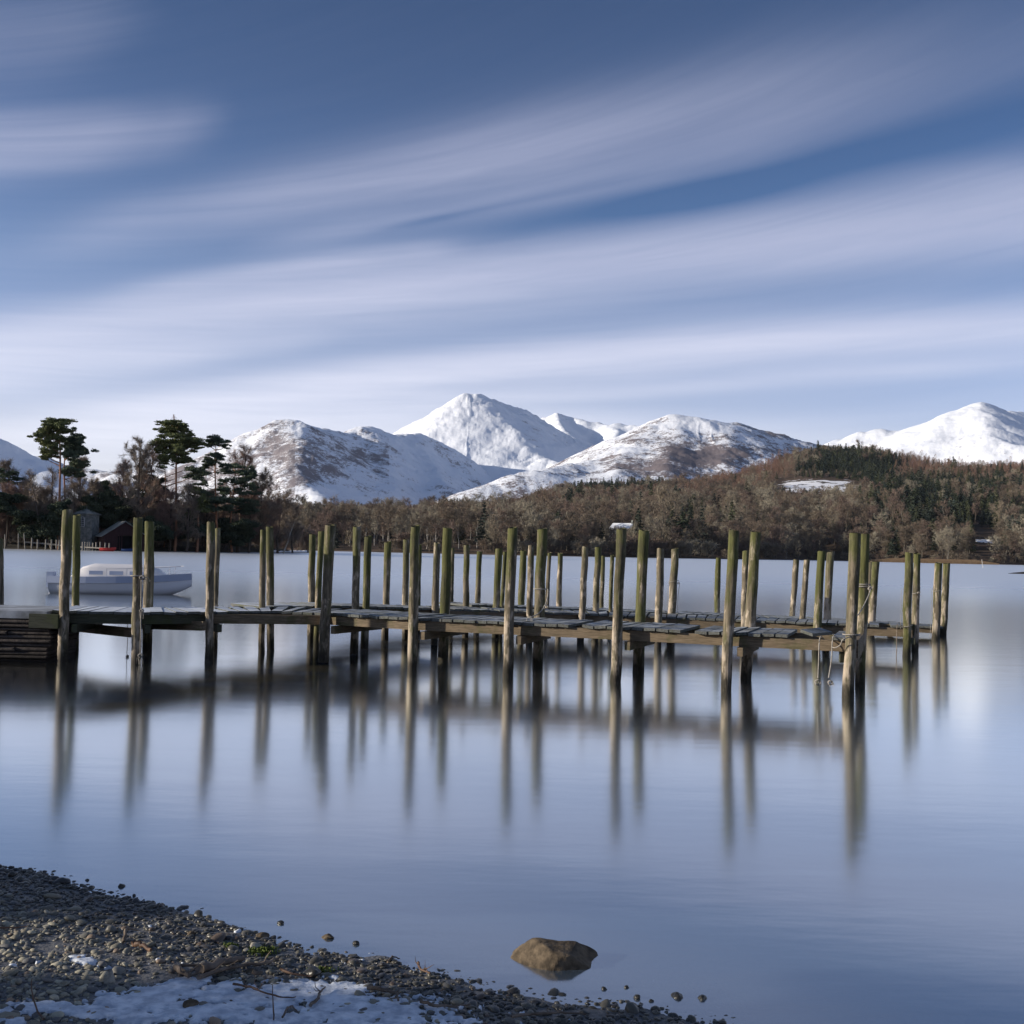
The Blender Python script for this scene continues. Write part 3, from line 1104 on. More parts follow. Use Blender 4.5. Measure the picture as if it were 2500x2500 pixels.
BARE_P = []
for i_, (h_, sp_) in enumerate([(14, 4.2), (16, 5.0), (12, 4.6), (18, 4.0), (15, 3.4), (17, 4.8)]):
    tr, cr = gen_bare(100 + i_, h_, sp_, 1100, .055, .30, 11, twig_len=1.2)
    BARE_P.append(merge(tr, cr).mesh('bare_tree', [M_BARE_TRUNK, M_BARE]))
CON_P = []
for i_, (h_, r_) in enumerate([(17, 3.2), (21, 3.4), (15, 3.6)]):
    tr, cr = gen_spruce(200 + i_, h_, r_, 13, 11, .75, .10 + .1 * i_, -.18)
    CON_P.append(merge(tr, cr).mesh('conifer', [M_DBARK, M_CONIF]))
LAR_P = []
for i_, (h_, r_) in enumerate([(17, 2.4), (19, 2.6)]):
    tr, cr = gen_larch(300 + i_, h_, r_)
    LAR_P.append(merge(tr, cr).mesh('larch', [M_DBARK, M_LARCH]))
BUSH_P = []
for i_ in range(3):
    tr, cr = gen_bare(400 + i_, 5.5, 3.4, 1000, .06, .05, 13, twig_len=1.0)
    BUSH_P.append(merge(tr, cr).mesh('waterside_bush', [M_BARE_TRUNK, M_BARE]))


def species(px, py, r):
    """which tree grows where on the hillside, by its place on the slope (pixel of its foot)"""
    con = np.zeros_like(px)
    lar = np.zeros_like(px)

    def B(cx, cy, rx, ry):
        return np.exp(-(((px - cx) / rx) ** 4 + ((py - cy) / ry) ** 4))
    con = np.maximum(con, B(2045, 1140, 95, 40))
    con = np.maximum(con, B(2140, 1165, 60, 55))
    con = np.maximum(con, B(2230, 1225, 120, 52) * .95)
    con = np.maximum(con, B(1780, 1300, 60, 30) * .35)
    con = np.maximum(con, B(1540, 1300, 40, 40) * .4)
    con = np.maximum(con, B(2420, 1200, 120, 38) * .8)
    con = np.maximum(con, B(2310, 1280, 200, 60) * .9)
    con = np.maximum(con, B(2480, 1290, 80, 60) * .7)
    con = np.maximum(con, B(1500, 1203, 150, 15) * 1.0)
    con = np.maximum(con, B(1930, 1225, 60, 16) * .8)
    con = np.maximum(con, B(2420, 1140, 90, 7) * .6)
    con = np.maximum(con, B(1660, 1290, 45, 45) * .6)
    con = np.maximum(con, B(1395, 1255, 22, 30) * .9)
    con = np.maximum(con, .07)
    lar = np.maximum(lar, B(1860, 1150, 75, 38))
    lar = np.maximum(lar, B(2240, 1150, 120, 28))
    lar = np.maximum(lar, B(2430, 1165, 160, 26) * .9)
    lar = np.maximum(lar, B(1300, 1245, 80, 14) * .6)
    lar = np.maximum(lar, B(1780, 1195, 160, 24) * .75)
    lar = np.maximum(lar, B(1560, 1225, 200, 14) * .5)
    k = np.zeros(len(px), int)
    k[r < lar] = 2
    r2 = (r * 7.31) % 1
    k[r2 < con] = 1
    return k


def woodland():
    R = np.random.default_rng(99)
    pts = []
    # density falls with distance: crowns overlap in view anyway
    for (Da, Db, n) in ((440, 520, 560), (520, 620, 950), (620, 760, 1500), (760, 1000, 3200), (1000, 1300, 7000), (1300, 1560, 10500)):
        px = R.uniform(-120 if Da > 600 else 560, 2680, n)
        D = R.uniform(Da, Db, n)
        ok = D > farD0(px) + 6
        pts.append(np.stack([px[ok], D[ok]], 1))
    for (cx_, rx_, n_) in ((2045, 85, 1500), (2135, 40, 500)):
        pts.append(np.stack([cx_ + R.uniform(-rx_, rx_, n_), R.uniform(1330, 1550, n_)], 1))
    P = np.concatenate(pts)
    px, D = P[:, 0], P[:, 1]
    # clear the space around the far houses and the meadow by the water
    X = (px - 1250) / F * D
    z = far_z(px, D)
    V = np.stack([X, D, z], 1)
    qx, qy = proj(V)
    vis = (qx > -200) & (qx < 2700)
    clear = clearing(qx, qy, D) > .3
    clear |= (np.abs(px - 1515) < 38) & (D < 610) & (D > 575)
    clear |= (np.abs(px - 1080) < 16) & (D < 760) & (D > 700)
    clear |= (np.abs(px - 2402) < 30) & (D < 700)
    clear |= (px > 840) & (px < 1190) & (D < 505) & (R.random(len(px)) < .85)
    keep = vis & ~clear
    px, D, z, X, qx, qy = [a[keep] for a in (px, D, z, X, qx, qy)]
    r = R.random(len(px))
    k = species(qx, qy, r)
    # tall crowns never stand in front of the snow clearing
    front = (qx > 1880) & (qx < 2110) & (D < 1250) & (D > 900)
    sc = np.exp(R.normal(-.24, .22, len(px)))
    sc[front] *= .6
    sc = np.where(D > 1000, sc * .85, sc)
    hz = (np.abs(px - 1515) < 36) & (D <= 580)
    sc[hz] = .50
    k[hz] = 0
    sc = np.where(k == 1, sc * R.uniform(.75, 1.1, len(px)), sc)
    sc = np.where((k == 1) & (D > 1200), sc * .9, sc)
    size = sc / D
    return px, D, X, z, k, sc, size, qx, qy


wpx, wD, wX, wz, wk, wsc, wsize, wqx, wqy = woodland()
PROTOS = {0: BARE_P, 1: CON_P, 2: LAR_P}
KN = {0: 'bare_tree', 1: 'conifer', 2: 'larch'}
# the nearest and largest stand as trees of their own
order = np.argsort(-wsize)
indiv = np.zeros(len(wpx), bool)
cnt = {0: 0, 1: 0, 2: 0}
CAP = {0: 250, 1: 110, 2: 30}
for i_ in order:
    k_ = int(wk[i_])
    if -20 < wqx[i_] < 2520 and cnt[k_] < CAP[k_]:
        indiv[i_] = True
        cnt[k_] += 1


def zone_label(k, px, D):
    near = 'by the water' if D < 560 else ('low on the wooded slope' if D < 800 else 'high on the wooded slope')
    if px < 900:
        side = 'behind the left half of the jetties'
    elif px < 1500:
        side = 'below the main snowy peak'
    elif px < 2000:
        side = 'below the rounded heather fell'
    else:
        side = 'on the right shore past the jetty ends'
    kind = {0: 'leafless brown tree', 1: 'dark green conifer', 2: 'russet leafless larch'}[k]
    return '%s %s %s' % (kind, near, side), 'far shore: %ss %s %s' % (kind, near, side)


Rw = np.random.default_rng(5)
for i_ in np.nonzero(indiv)[0]:
    k_ = int(wk[i_])
    me_ = PROTOS[k_][int(Rw.integers(0, len(PROTOS[k_])))]
    o_ = bpy.data.objects.new(KN[k_], me_)
    C.objects.link(o_)
    o_.location = (float(wX[i_]), float(wD[i_]), float(wz[i_]) - .2)
    s_ = float(wsc[i_])
    o_.scale = (s_ * Rw.uniform(.9, 1.15), s_ * Rw.uniform(.9, 1.15), s_)
    o_.rotation_euler = (0, 0, float(Rw.uniform(0, 6.28)))
    lb, gp = zone_label(k_, wpx[i_], wD[i_])
    tag(o_, lb, {0: 'tree', 1: 'tree', 2: 'tree'}[k_], gp)


def scatter(name, P, scale, rot, protos, pid, mats=None, **props):
    """one stuff object: instances of unlinked prototypes on the points of a mesh"""
    me = bpy.data.meshes.new(name)
    me.vertices.add(len(P))
    me.vertices.foreach_set('co', np.asarray(P, np.float32).ravel())
    for nm, arr, ty in (('sc', scale, 'FLOAT_VECTOR'), ('ro', rot, 'FLOAT_VECTOR'), ('pid', pid, 'INT')):
        a = me.attributes.new(nm, ty, 'POINT')
        if ty == 'INT':
            a.data.foreach_set('value', np.asarray(arr, np.int32))
        else:
            a.data.foreach_set('vector', np.asarray(arr, np.float32).ravel())
    o = obj(name, me, **props)
    col = bpy.data.collections.new(name + '_kinds')
    for i, pm in enumerate(protos):
        po = bpy.data.objects.new('%s_kind_%02d' % (name, i), pm)
        col.objects.link(po)
    ng = bpy.data.node_groups.new(name, 'GeometryNodeTree')
    ng.interface.new_socket('Geometry', in_out='INPUT', socket_type='NodeSocketGeometry')
    ng.interface.new_socket('Geometry', in_out='OUTPUT', socket_type='NodeSocketGeometry')
    N, L = ng.nodes, ng.links
    gi = N.new('NodeGroupInput')
    go = N.new('NodeGroupOutput')
    m2p = N.new('GeometryNodeMeshToPoints')
    iop = N.new('GeometryNodeInstanceOnPoints')
    ci = N.new('GeometryNodeCollectionInfo')
    ci.inputs['Collection'].default_value = col
    ci.inputs['Separate Children'].default_value = True
    ci.inputs['Reset Children'].default_value = True
    iop.inputs['Pick Instance'].default_value = True

    def attr(nm, ty):
        a = N.new('GeometryNodeInputNamedAttribute')
        a.data_type = ty
        a.inputs['Name'].default_value = nm
        return a.outputs['Attribute']
    L.new(gi.outputs[0], m2p.inputs[0])
    L.new(m2p.outputs[0], iop.inputs['Points'])
    L.new(ci.outputs[0], iop.inputs['Instance'])
    L.new(attr('pid', 'INT'), iop.inputs['Instance Index'])
    rn = N.new('FunctionNodeEulerToRotation')
    L.new(attr('ro', 'FLOAT_VECTOR'), rn.inputs[0])
    L.new(rn.outputs[0], iop.inputs['Rotation'])
    L.new(attr('sc', 'FLOAT_VECTOR'), iop.inputs['Scale'])
    L.new(iop.outputs[0], go.inputs[0])
    md = o.modifiers.new('scatter', 'NODES')
    md.node_group = ng
    return o


for k_, nm_, lb_ in ((0, 'bare_woodland', 'leafless brown woodland covering the far shore and lower hillside'), (1, 'conifer_woodland', 'dark green conifer plantation on the hillside above the far shore'), (2, 'larch_woodland', 'russet larch plantation along the hilltop above the far shore')):
    sel = np.nonzero((wk == k_) & ~indiv)[0]
    n_ = len(sel)
    P_ = np.stack([wX[sel], wD[sel], wz[sel] - .2], 1)
    s_ = wsc[sel]
    S_ = np.stack([s_ * Rw.uniform(.9, 1.25, n_), s_ * Rw.uniform(.9, 1.25, n_), s_], 1)
    R_ = np.stack([0 * s_, 0 * s_, Rw.uniform(0, 6.28, n_)], 1)
    o_ = scatter(nm_, P_, S_, R_, PROTOS[k_], Rw.integers(0, len(PROTOS[k_]), n_), kind='stuff')
    tag(o_, lb_, 'woodland')

# bushes along the far waterline
n_ = 120
bpx_ = np.sort(Rw.uniform(770, 2520, n_))
for i_ in range(n_):
    D_ = farD0(bpx_[i_]) + Rw.uniform(3, 16)
    if 820 < bpx_[i_] < 1130 and Rw.random() < .7:
        continue
    z_ = float(far_z(bpx_[i_], D_))
    s_ = Rw.uniform(.55, 1.25) * (.7 if bpx_[i_] > 2000 else 1)
    o_ = bpy.data.objects.new('waterside_bush', BUSH_P[i_ % 3])
    C.objects.link(o_)
    o_.location = ((bpx_[i_] - 1250) / F * D_, D_, z_ - .1)
    o_.scale = (s_ * 1.2, s_ * 1.2, s_)
    o_.rotation_euler = (0, 0, float(Rw.uniform(0, 6.28)))
    sd_ = 'left of the main peak' if bpx_[i_] < 1150 else ('in the middle of the view' if bpx_[i_] < 1800 else 'beyond the jetty ends')
    tag(o_, 'rounded leafless bush at the far waterline %s' % sd_, 'bush', 'bushes along the far waterline %s' % sd_)

#@@PENINSULA
# ------------------------------------------------------------------ wooded headland on the left
def penD0(px):
    return np.interp(px, [-700, -400, 0, 300, 560, 640, 700, 770], [200, 203, 210, 221, 245, 262, 280, 305])


def pen_z(px, D):
    px = np.asarray(px, float)
    d = D - penD0(px)
    cap = np.interp(px, [-600, 500, 640, 720, 775], [4.2, 3.8, 1.5, .35, .1])
    z = np.where(d < 0, d * .12, np.minimum(.15 + d * .11, cap))
    back = np.interp(px, [-600, 600, 700, 770], [430, 400, 330, 312])
    z = np.where(D > back, z - (D - back) * .15, z)
    z = np.where(px > 765, -1, z)
    X = (px - 1250) / F * D
    return np.maximum(z + np.where(d > 3, fbm(X, D, 12, 3, 8) * .35, 0), -1.7)


def build_pen():
    u = np.linspace(-700, 790, 220)
    D = np.linspace(190, 460, 120)
    U, DD = np.meshgrid(u, D, indexing='ij')
    Z = pen_z(U, DD)
    V = np.stack([(U - 1250) / F * DD, DD, Z], -1).reshape(-1, 3)
    me = mesh('headland', V, grid_faces(len(u), len(D)), [M_BANK], smooth=True)
    obj('headland', me, kind='structure')
    # strip of snow on the low tip of the headland
    mb = MB()
    xs = np.linspace(666, 752, 30)
    a = []
    for x in xs:
        D0 = float(penD0(x)) + .6
        w = 9 * math.sin(math.pi * (x - 660) / 96) * (0.7 + .3 * random.random())
        zz = .30 + .1 * random.random()
        X0 = (x - 1250) / F
        a.append([(X0 * D0, D0, .05), (X0 * D0, D0 + .5, zz), (X0 * (D0 + w + 1), D0 + w + 1, zz + .25)])
    vs = [p for r in a for p in r]
    fs = []
    for i in range(len(a) - 1):
        for j in range(2):
            fs.append((i * 3 + j, i * 3 + 3 + j, i * 3 + 4 + j, i * 3 + 1 + j))
    mb.add(vs, fs)
    mb_s, t_, b_ = new_mat('shore_snow', .8, .2)
    b_.inputs['Base Color'].default_value = (.85, .87, .9, 1)
    obj('snow', mb.mesh('snow', [mb_s]), kind='stuff', label='strip of white snow along the low tip of the wooded headland')


build_pen()


def pen_base(px, D):
    return np.array([(px - 1250) / F * D, D, float(pen_z(px, D))])


def place_bare(px, topy, wpx_, D, seed, label, mat=None, lean=(0, 0), first=.28, twigs=2600, tw=.026, limbs=13, name='bare_tree', cat='tree', group=None, bark=None, tl=.9):
    b = pen_base(px, D)
    top = at(px, topy, D)
    Hh = float(top[2] - b[2])
    tr, cr = gen_bare(seed, Hh, wpx_ / 2 / F * D, twigs, tw, first, limbs, lean, tl)
    o = thing(name, label, cat, b, 0, group)
    obj('trunk', tr.mesh('trunk', [bark or M_DBARK]), o)
    obj('crown', cr.mesh('crown', [mat or M_HBARE]), o)
    return o


DENS = 2.3


def place_pine(px, D, trunk, clumps, label, nmat, seed, rx=12, ry=6, n=230, size=.24, bark=None, name='pine_tree', limb=True, rt=.32, spire=False):
    """trunk: photo points from the foot up; clumps: photo positions of the foliage plates"""
    R = np.random.default_rng(seed)
    b = pen_base(px, D)
    o = thing(name, label, 'tree', b)
    k = D / F
    tb = MB()
    pts = [np.array([0, 0, -.2])]
    for (x, y) in trunk:
        pts.append(at(x, y, D) - b)
    nn = len(pts)
    tb.tube(pts, [rt * (1 - .72 * i / (nn - 1)) for i in range(nn)], 8)
    fb = MB()
    dn = D / 215.0
    for c in clumps:
        x, y = c[0], c[1]
        cx = c[2] if len(c) > 2 else rx
        cy = c[3] if len(c) > 3 else ry
        dy = R.normal(0, cx * k * 1.1)
        p = at(x, y, D) - b + np.array([0, dy, 0])
        for s in range(12):
            q = p + R.normal(0, .70, 3) * np.array([cx * k, cx * k * 1.2, cy * k * .9])
            f_ = R.uniform(.40, .92)
            needle_cloud(fb, q, np.array([cx * k * f_ * 1.1, cx * k * f_ * 1.1, cy * k * f_ * 1.1]), int(n * DENS * .60 * cx / 36 * cy / 4.5), size * .72, R, flat=.7)
        if limb:
            zz = [q_[2] for q_ in pts]
            tz = p[2] - .35 * abs(p[0]) - .3
            i = max(1, min(nn - 1, int(np.searchsorted(zz, tz))))
            f = (tz - zz[i - 1]) / (zz[i] - zz[i - 1] + 1e-6)
            s0 = pts[i - 1] + (pts[i] - pts[i - 1]) * min(max(f, 0), 1)
            mid = (s0 + p) / 2 + np.array([0, 0, -.15]) + R.normal(0, .12, 3)
            tb.tube([s0, mid, p], [.10, .07, .03], 4, caps=False)
    if spire:
        for zz_ in range(9):
            y_ = 1014 + zz_ * 3.2
            c_0 = at(424.5 + zz_ * .3, y_, D) - b
            for th_ in (0.3, 2.2, 3.4, 5.2):
                L_ = .22 + zz_ * .13
                tb.tube([c_0, c_0 + np.array([math.cos(th_) * L_, math.sin(th_) * L_, .12 * L_ + .08])], [.035, .02], 4, caps=False)
    obj('trunk', tb.mesh('trunk', [bark or M_PBARK], True), o)
    obj('crown', fb.mesh('crown', [nmat]), o)
    return o


place_pine(145, 214, [(143, 1290), (145, 1225), (147, 1150), (147, 1100), (144, 1060), (142, 1035)],
           [(143, 1029, 17, 6), (157, 1031, 10, 5), (124, 1037, 14, 6), (148, 1042, 18, 6), (110, 1053), (103, 1057, 8, 4), (134, 1052, 16, 7), (161, 1051, 12, 4), (116, 1066, 14, 6), (131, 1068, 12, 6), (108, 1078, 11, 5), (124, 1083, 12, 6), (116, 1103, 10, 6), (130, 1109, 9, 6), (112, 1113, 8, 4), (134, 1096, 9, 6), (147, 1075, 8, 7), (105, 1118, 8, 3)],
           'tall round-headed Scots pine, the left and taller of the close pair near the stone boathouse', M_PINE, 1)
place_pine(158, 219, [(160, 1290), (159, 1225), (156, 1150), (158, 1115), (170, 1080)],
           [(180, 1064, 12, 7), (190, 1076, 12, 8), (170, 1074, 12, 8), (186, 1090, 14, 8), (199, 1101, 13, 7), (175, 1092, 13, 8), (161, 1083, 10, 7), (192, 1111, 13, 7), (177, 1117, 11, 7), (199, 1132, 12, 5), (182, 1128, 11, 6), (203, 1137, 9, 3), (166, 1104, 9, 7), (206, 1104, 6, 5), (180, 1149, 13, 7), (191, 1158, 12, 6), (168, 1158, 8, 5)],
           'dark leaning-crowned pine close against the right side of the tallest round-headed pine', M_PINE_B, 2, rt=.26)
place_pine(429, 226, [(430, 1300), (430, 1250), (430, 1150), (430, 1090), (427, 1050), (424, 1012)],
           [(397, 1032, 12, 4), (412, 1034, 13, 5), (432, 1036, 14, 5), (447, 1040, 11, 5), (395, 1051, 9, 4), (416, 1050, 15, 6), (437, 1049, 15, 6), (452, 1052, 9, 5), (393, 1065, 9, 3), (461, 1061, 10, 4), (424, 1062, 15, 6), (445, 1066, 15, 6), (476, 1075, 14, 5), (486, 1083, 10, 5), (466, 1079, 16, 6), (388, 1085, 12, 6), (405, 1081, 16, 8), (430, 1083, 16, 8), (449, 1086, 15, 8), (478, 1093, 10, 3), (393, 1099, 11, 8), (409, 1103, 14, 8), (434, 1104, 15, 8), (453, 1103, 14, 8), (399, 1116, 10, 7), (417, 1120, 14, 7), (437, 1120, 14, 7), (457, 1122, 11, 5), (404, 1128, 8, 4), (440, 1128, 12, 4)],
           'tallest conifer of the headland with a bare spiky leader above flat layers', M_PINE, 3, rt=.30, spire=True)
place_pine(403, 236, [(404, 1300), (404, 1200), (403, 1140), (402, 1120)], [(396, 1140, 8, 4), (478, 1150, 14, 6), (466, 1142, 10, 5), (472, 1163, 14, 5), (486, 1158, 8, 5)],
           'thin pine trunk rising just left of the spiky-topped conifer', M_PINE_B, 4, rt=.16)
place_pine(527, 232, [(530, 1300), (527, 1230), (525, 1150), (527, 1110), (527, 1078)],
           [(526, 1071, 13, 5), (513, 1081, 9, 5), (538, 1078, 11, 5), (550, 1089, 8, 4), (526, 1083, 13, 5), (507, 1087, 7, 3), (524, 1113, 11, 5), (507, 1122, 9, 5), (538, 1117, 10, 5), (517, 1131, 11, 5), (499, 1137, 8, 5), (505, 1155, 8, 4), (548, 1136, 10, 5), (497, 1182, 9, 5), (503, 1204, 11, 6), (517, 1226, 17, 8), (497, 1241, 17, 7), (538, 1242, 18, 7), (548, 1222, 15, 6)],
           'slim dark pine with a small domed top, left of the heather-coloured fell', M_PINE_B, 5, rt=.24)
place_pine(572, 238, [(560, 1300), (566, 1240), (572, 1180), (574, 1150)],
           [(567, 1139, 12, 6), (551, 1152, 11, 6), (586, 1155, 12, 6), (606, 1148, 11, 6), (615, 1161, 9, 6), (600, 1170, 12, 6), (555, 1176, 10, 5), (579, 1178, 12, 6), (606, 1187, 12, 6), (621, 1203, 10, 4), (590, 1199, 13, 6), (559, 1195, 12, 6), (579, 1223, 18, 8), (600, 1236, 16, 8), (576, 1245, 20, 8), (545, 1204, 10, 5)],
           'spreading blue-green pine in front of the dark left fell, right of the domed pine', M_PINE_B, 6, rt=.26)
place_pine(483, 229, [(484, 1300), (483, 1240), (482, 1200)], [(480, 1196, 10, 9), (487, 1214, 12, 9), (476, 1228, 13, 9), (492, 1232, 12, 9), (482, 1248, 16, 9)],
           'small fresh green conifer between the spiky-topped conifer and the domed pine', M_PINE, 7, name='young_conifer')
place_pine(20, 222, [(20, 1290), (20, 1220), (22, 1150)], [(12, 1150, 10, 4), (28, 1152, 10, 4), (20, 1162, 14, 4), (38, 1168, 10, 4), (8, 1176, 10, 4), (34, 1180, 11, 3)],
           'sparse flat-layered pine at the left edge of the headland', M_PINE_B, 8, rt=.18)
# dark evergreens behind the boathouse and along the bank
for i_, (x_, D_, cl_, lb_) in enumerate([
        (246, 224, [(246, 1186, 10, 8), (240, 1200, 14, 10), (254, 1205, 14, 10), (236, 1222, 16, 12), (258, 1226, 17, 12), (246, 1245, 24, 14), (270, 1250, 18, 12), (250, 1268, 28, 12)], 'black-green yew standing behind the roof of the wooden boathouse'),
        (300, 235, [(290, 1225, 16, 10), (310, 1232, 18, 10), (330, 1226, 16, 10), (298, 1248, 22, 12), (322, 1255, 22, 12)], 'dark spreading holly right of the yew behind the boathouse'),
        (345, 238, [(345, 1170, 12, 8), (362, 1164, 13, 8), (378, 1175, 12, 8), (350, 1190, 18, 10), (372, 1194, 18, 10), (340, 1210, 16, 10), (366, 1216, 20, 10), (388, 1206, 12, 10)], 'dark evergreen oak filling the gap left of the spiky-topped conifer'),
        (80, 215, [(70, 1272, 22, 14), (96, 1268, 20, 14), (118, 1276, 18, 14), (80, 1295, 26, 14), (110, 1300, 24, 12)], 'dark evergreen shrub at the foot of the tallest round-headed pine'),
        (146, 211, [(142, 1236, 10, 10), (150, 1250, 14, 12), (138, 1262, 14, 12), (150, 1280, 18, 14), (135, 1298, 18, 12)], 'dark holly bush wrapped round the foot of the pine pair'),
        (18, 213, [(10, 1214, 20, 8), (34, 1216, 16, 8), (-8, 1225, 20, 10), (20, 1240, 26, 12)], 'low dark evergreen bushes at the far left of the headland'),
        (352, 222, [(340, 1290, 18, 12), (360, 1282, 18, 12), (380, 1290, 18, 12), (350, 1308, 24, 12), (372, 1310, 22, 12), (395, 1304, 16, 12)], 'dark evergreen shrub at the water right of the wooden boathouse'),
        (560, 238, [(545, 1285, 20, 12), (570, 1290, 20, 12), (592, 1284, 20, 12), (556, 1308, 24, 12), (586, 1310, 24, 12)], 'dark evergreen thicket at the water under the spreading pine'),
        (460, 230, [(446, 1280, 18, 12), (468, 1276, 16, 12), (452, 1300, 22, 12), (478, 1300, 20, 12)], 'dark evergreen bush below the spiky-topped conifer'),
]):
    place_pine(x_, D_, [(x_, 1290), (x_, 1262)], cl_, lb_, M_YEW, 30 + i_, n=430, size=.26, bark=M_DBARK, name='evergreen_shrub', limb=False, rt=.2)

BT = [
    (8, 1112, 60, 225, M_HBARE, 'leafless tree cut by the left edge of the view'),
    (62, 1172, 62, 222, M_HBARE, 'low leafless tree in front of the blue snowy slope'),
    (205, 1105, 56, 236, M_HBARE, 'slender pale leafless tree right of the pine pair'),
    (222, 1158, 40, 222, M_HBARE, 'leafless tree just left of the yew'),
    (332, 1064, 104, 224, M_HBARE, 'large round-crowned leafless tree above the wooden boathouse'),
    (368, 1090, 66, 232, M_HBARE_R, 'russet leafless tree tucked right of the large round-crowned one'),
    (296, 1112, 56, 236, M_HBARE_R, 'russet leafless tree tucked left of the large round-crowned one'),
    (455, 1175, 56, 224, M_HBARE, 'leafless tree under the skirt of the spiky-topped conifer'),
    (582, 1084, 84, 246, M_HBARE_R, 'dome-crowned russet leafless tree behind the domed pine'),
    (640, 1146, 84, 248, M_HBARE, 'broad leafless tree against the foot of the dark left fell'),
    (612, 1180, 60, 244, M_HBARE_R, 'russet leafless tree right of the spreading pine'),
    (680, 1196, 76, 254, M_HBARE, 'leafless tree last but one towards the tip of the headland'),
    (716, 1232, 56, 268, M_HBARE, 'short leafless tree at the tip of the headland'),
    (180, 1176, 60, 218, M_HBARE, 'leafless tree directly behind the stone tower'),
    (100, 1190, 64, 217, M_HBARE, 'leafless tree left of the foot of the pine pair'),
    (30, 1186, 62, 218, M_HBARE_R, 'russet leafless tree near the left edge'),
    (276, 1180, 60, 240, M_HBARE, 'leafless tree peeping over the dark holly'),
    (416, 1196, 60, 226, M_HBARE_R, 'russet leafless tree left of the long bare conifer trunk'),
    (505, 1196, 60, 240, M_HBARE, 'leafless tree behind the lower branches of the domed pine'),
    (655, 1225, 76, 250, M_HBARE_R, 'low russet leafless tree over the headland shore'),
]
for i_, (x_, ty_, w_, D_, mt_, lb_) in enumerate(BT):
    place_bare(x_, ty_, w_, D_, 500 + i_, lb_, mt_, twigs=8500 if w_ > 80 else 5200, tw=.026, limbs=16 if w_ > 80 else 12)
place_bare(132, 1135, 40, 213, 540, 'thick leafless tree leaning left in front of the blue slope', M_HBARE, lean=(-.36, 0), first=.45, twigs=900, limbs=8)
place_bare(128, 1130, 34, 216, 541, 'thick dark leafless trunk just left of the tallest pine', M_HBARE, first=.55, twigs=900, limbs=8)
place_bare(690, 1262, 26, 252, 542, 'thin white birch leaning right over the water', M_HBARE, lean=(.28, 0), first=.4, twigs=300, limbs=6, bark=M_BIRCH, name='birch')

# leafless scrub along the bank
Rs = np.random.default_rng(12)
SCR = []
for i_ in range(4):
    tr, cr = gen_bare(600 + i_, 6.0, 3.3, 3600, .030, .05, 14, twig_len=.9)
    SCR.append((tr.mesh('trunk', [M_DBARK]), cr.mesh('crown', [M_HBARE if i_ % 2 else M_HBARE_R])))
for i_ in range(110):
    x_ = -60 + i_ * 7.5 + Rs.normal(0, 5)
    if 175 < x_ < 330 and i_ % 2:
        continue
    D_ = float(penD0(x_)) + Rs.uniform(3, 26)
    if 178 < x_ < 335:
        D_ = float(penD0(x_)) + Rs.uniform(14, 30)
    b_ = pen_base(x_, D_)
    s_ = Rs.uniform(.75, 1.25) * (1 if x_ < 600 else .8)
    where = 'left of the stone tower' if x_ < 180 else ('between the boathouse and the domed pine' if x_ < 560 else 'towards the headland tip')
    o_ = thing('leafless_bush', 'grey-brown leafless bush on the headland bank %s' % where, 'bush', b_, float(Rs.uniform(0, 6.28)), 'bushes on the headland bank %s' % where)
    o_.scale = (s_, s_, s_)
    p_ = SCR[i_ % 4]
    obj('trunk', p_[0], o_)
    obj('crown', p_[1], o_)

#@@BUILDINGS
# ------------------------------------------------------------------ buildings
M_SLATE = mat_simple('slate_roof', (.17, .18, .17), (.33, .34, .31), 1.5, .7, .3, .05)
M_STONE = mat_simple('grey_rubble_stone', (.16, .17, .16), (.32, .33, .31), 1.6, .9, .6, .06)
M_MAROON = mat_simple('maroon_boards', (.030, .014, .017), (.050, .024, .026), 1.2, .8, .3, .03, (8, 8, .3))
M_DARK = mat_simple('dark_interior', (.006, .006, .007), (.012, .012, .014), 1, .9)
M_WHITE = mat_simple('white_paint', (.72, .72, .70), (.82, .82, .80), 2, .5)
M_GLASS = mat_simple('window_glass', (.03, .04, .05), (.05, .06, .08), 1, .15, spec=.6)
M_RED = mat_simple('red_paint', (.45, .02, .02), (.60, .04, .03), 2, .4, spec=.5)
M_GWOOD = mat_simple('grey_jetty_wood', (.20, .19, .17), (.36, .34, .30), 3, .85)


def prism(mb, x0, x1, y0, y1, z0, zr, over=.3, thick=.12, mi=0, axis='y'):
    """two roof slabs with the ridge along axis"""
    if axis == 'y':
        xm = (x0 + x1) / 2
        s = (zr - z0) / (xm - x0)
        for sx, e in ((-1, x0 - over), (1, x1 + over)):
            ze = zr - s * abs(e - xm)
            a = [(xm, y0 - over), (e, y0 - over), (e, y1 + over), (xm, y1 + over)]
            zz = [zr, ze, ze, zr]
            lo = [(p[0], p[1], z) for p, z in zip(a, zz)]
            hi = [(p[0], p[1], z + thick) for p, z in zip(a, zz)]
            mb.hexa(lo + hi if sx < 0 else lo[::-1] + hi[::-1], mi)
    else:
        ym = (y0 + y1) / 2
        s = (zr - z0) / (ym - y0)
        for sy, e in ((-1, y0 - over), (1, y1 + over)):
            ze = zr - s * abs(e - ym)
            a = [(x0 - over, e), (x1 + over, e), (x1 + over, ym), (x0 - over, ym)]
            zz = [ze, ze, zr, zr]
            lo = [(p[0], p[1], z) for p, z in zip(a, zz)]
            hi = [(p[0], p[1], z + thick) for p, z in zip(a, zz)]
            mb.hexa(lo + hi if sy < 0 else lo[::-1] + hi[::-1], mi)


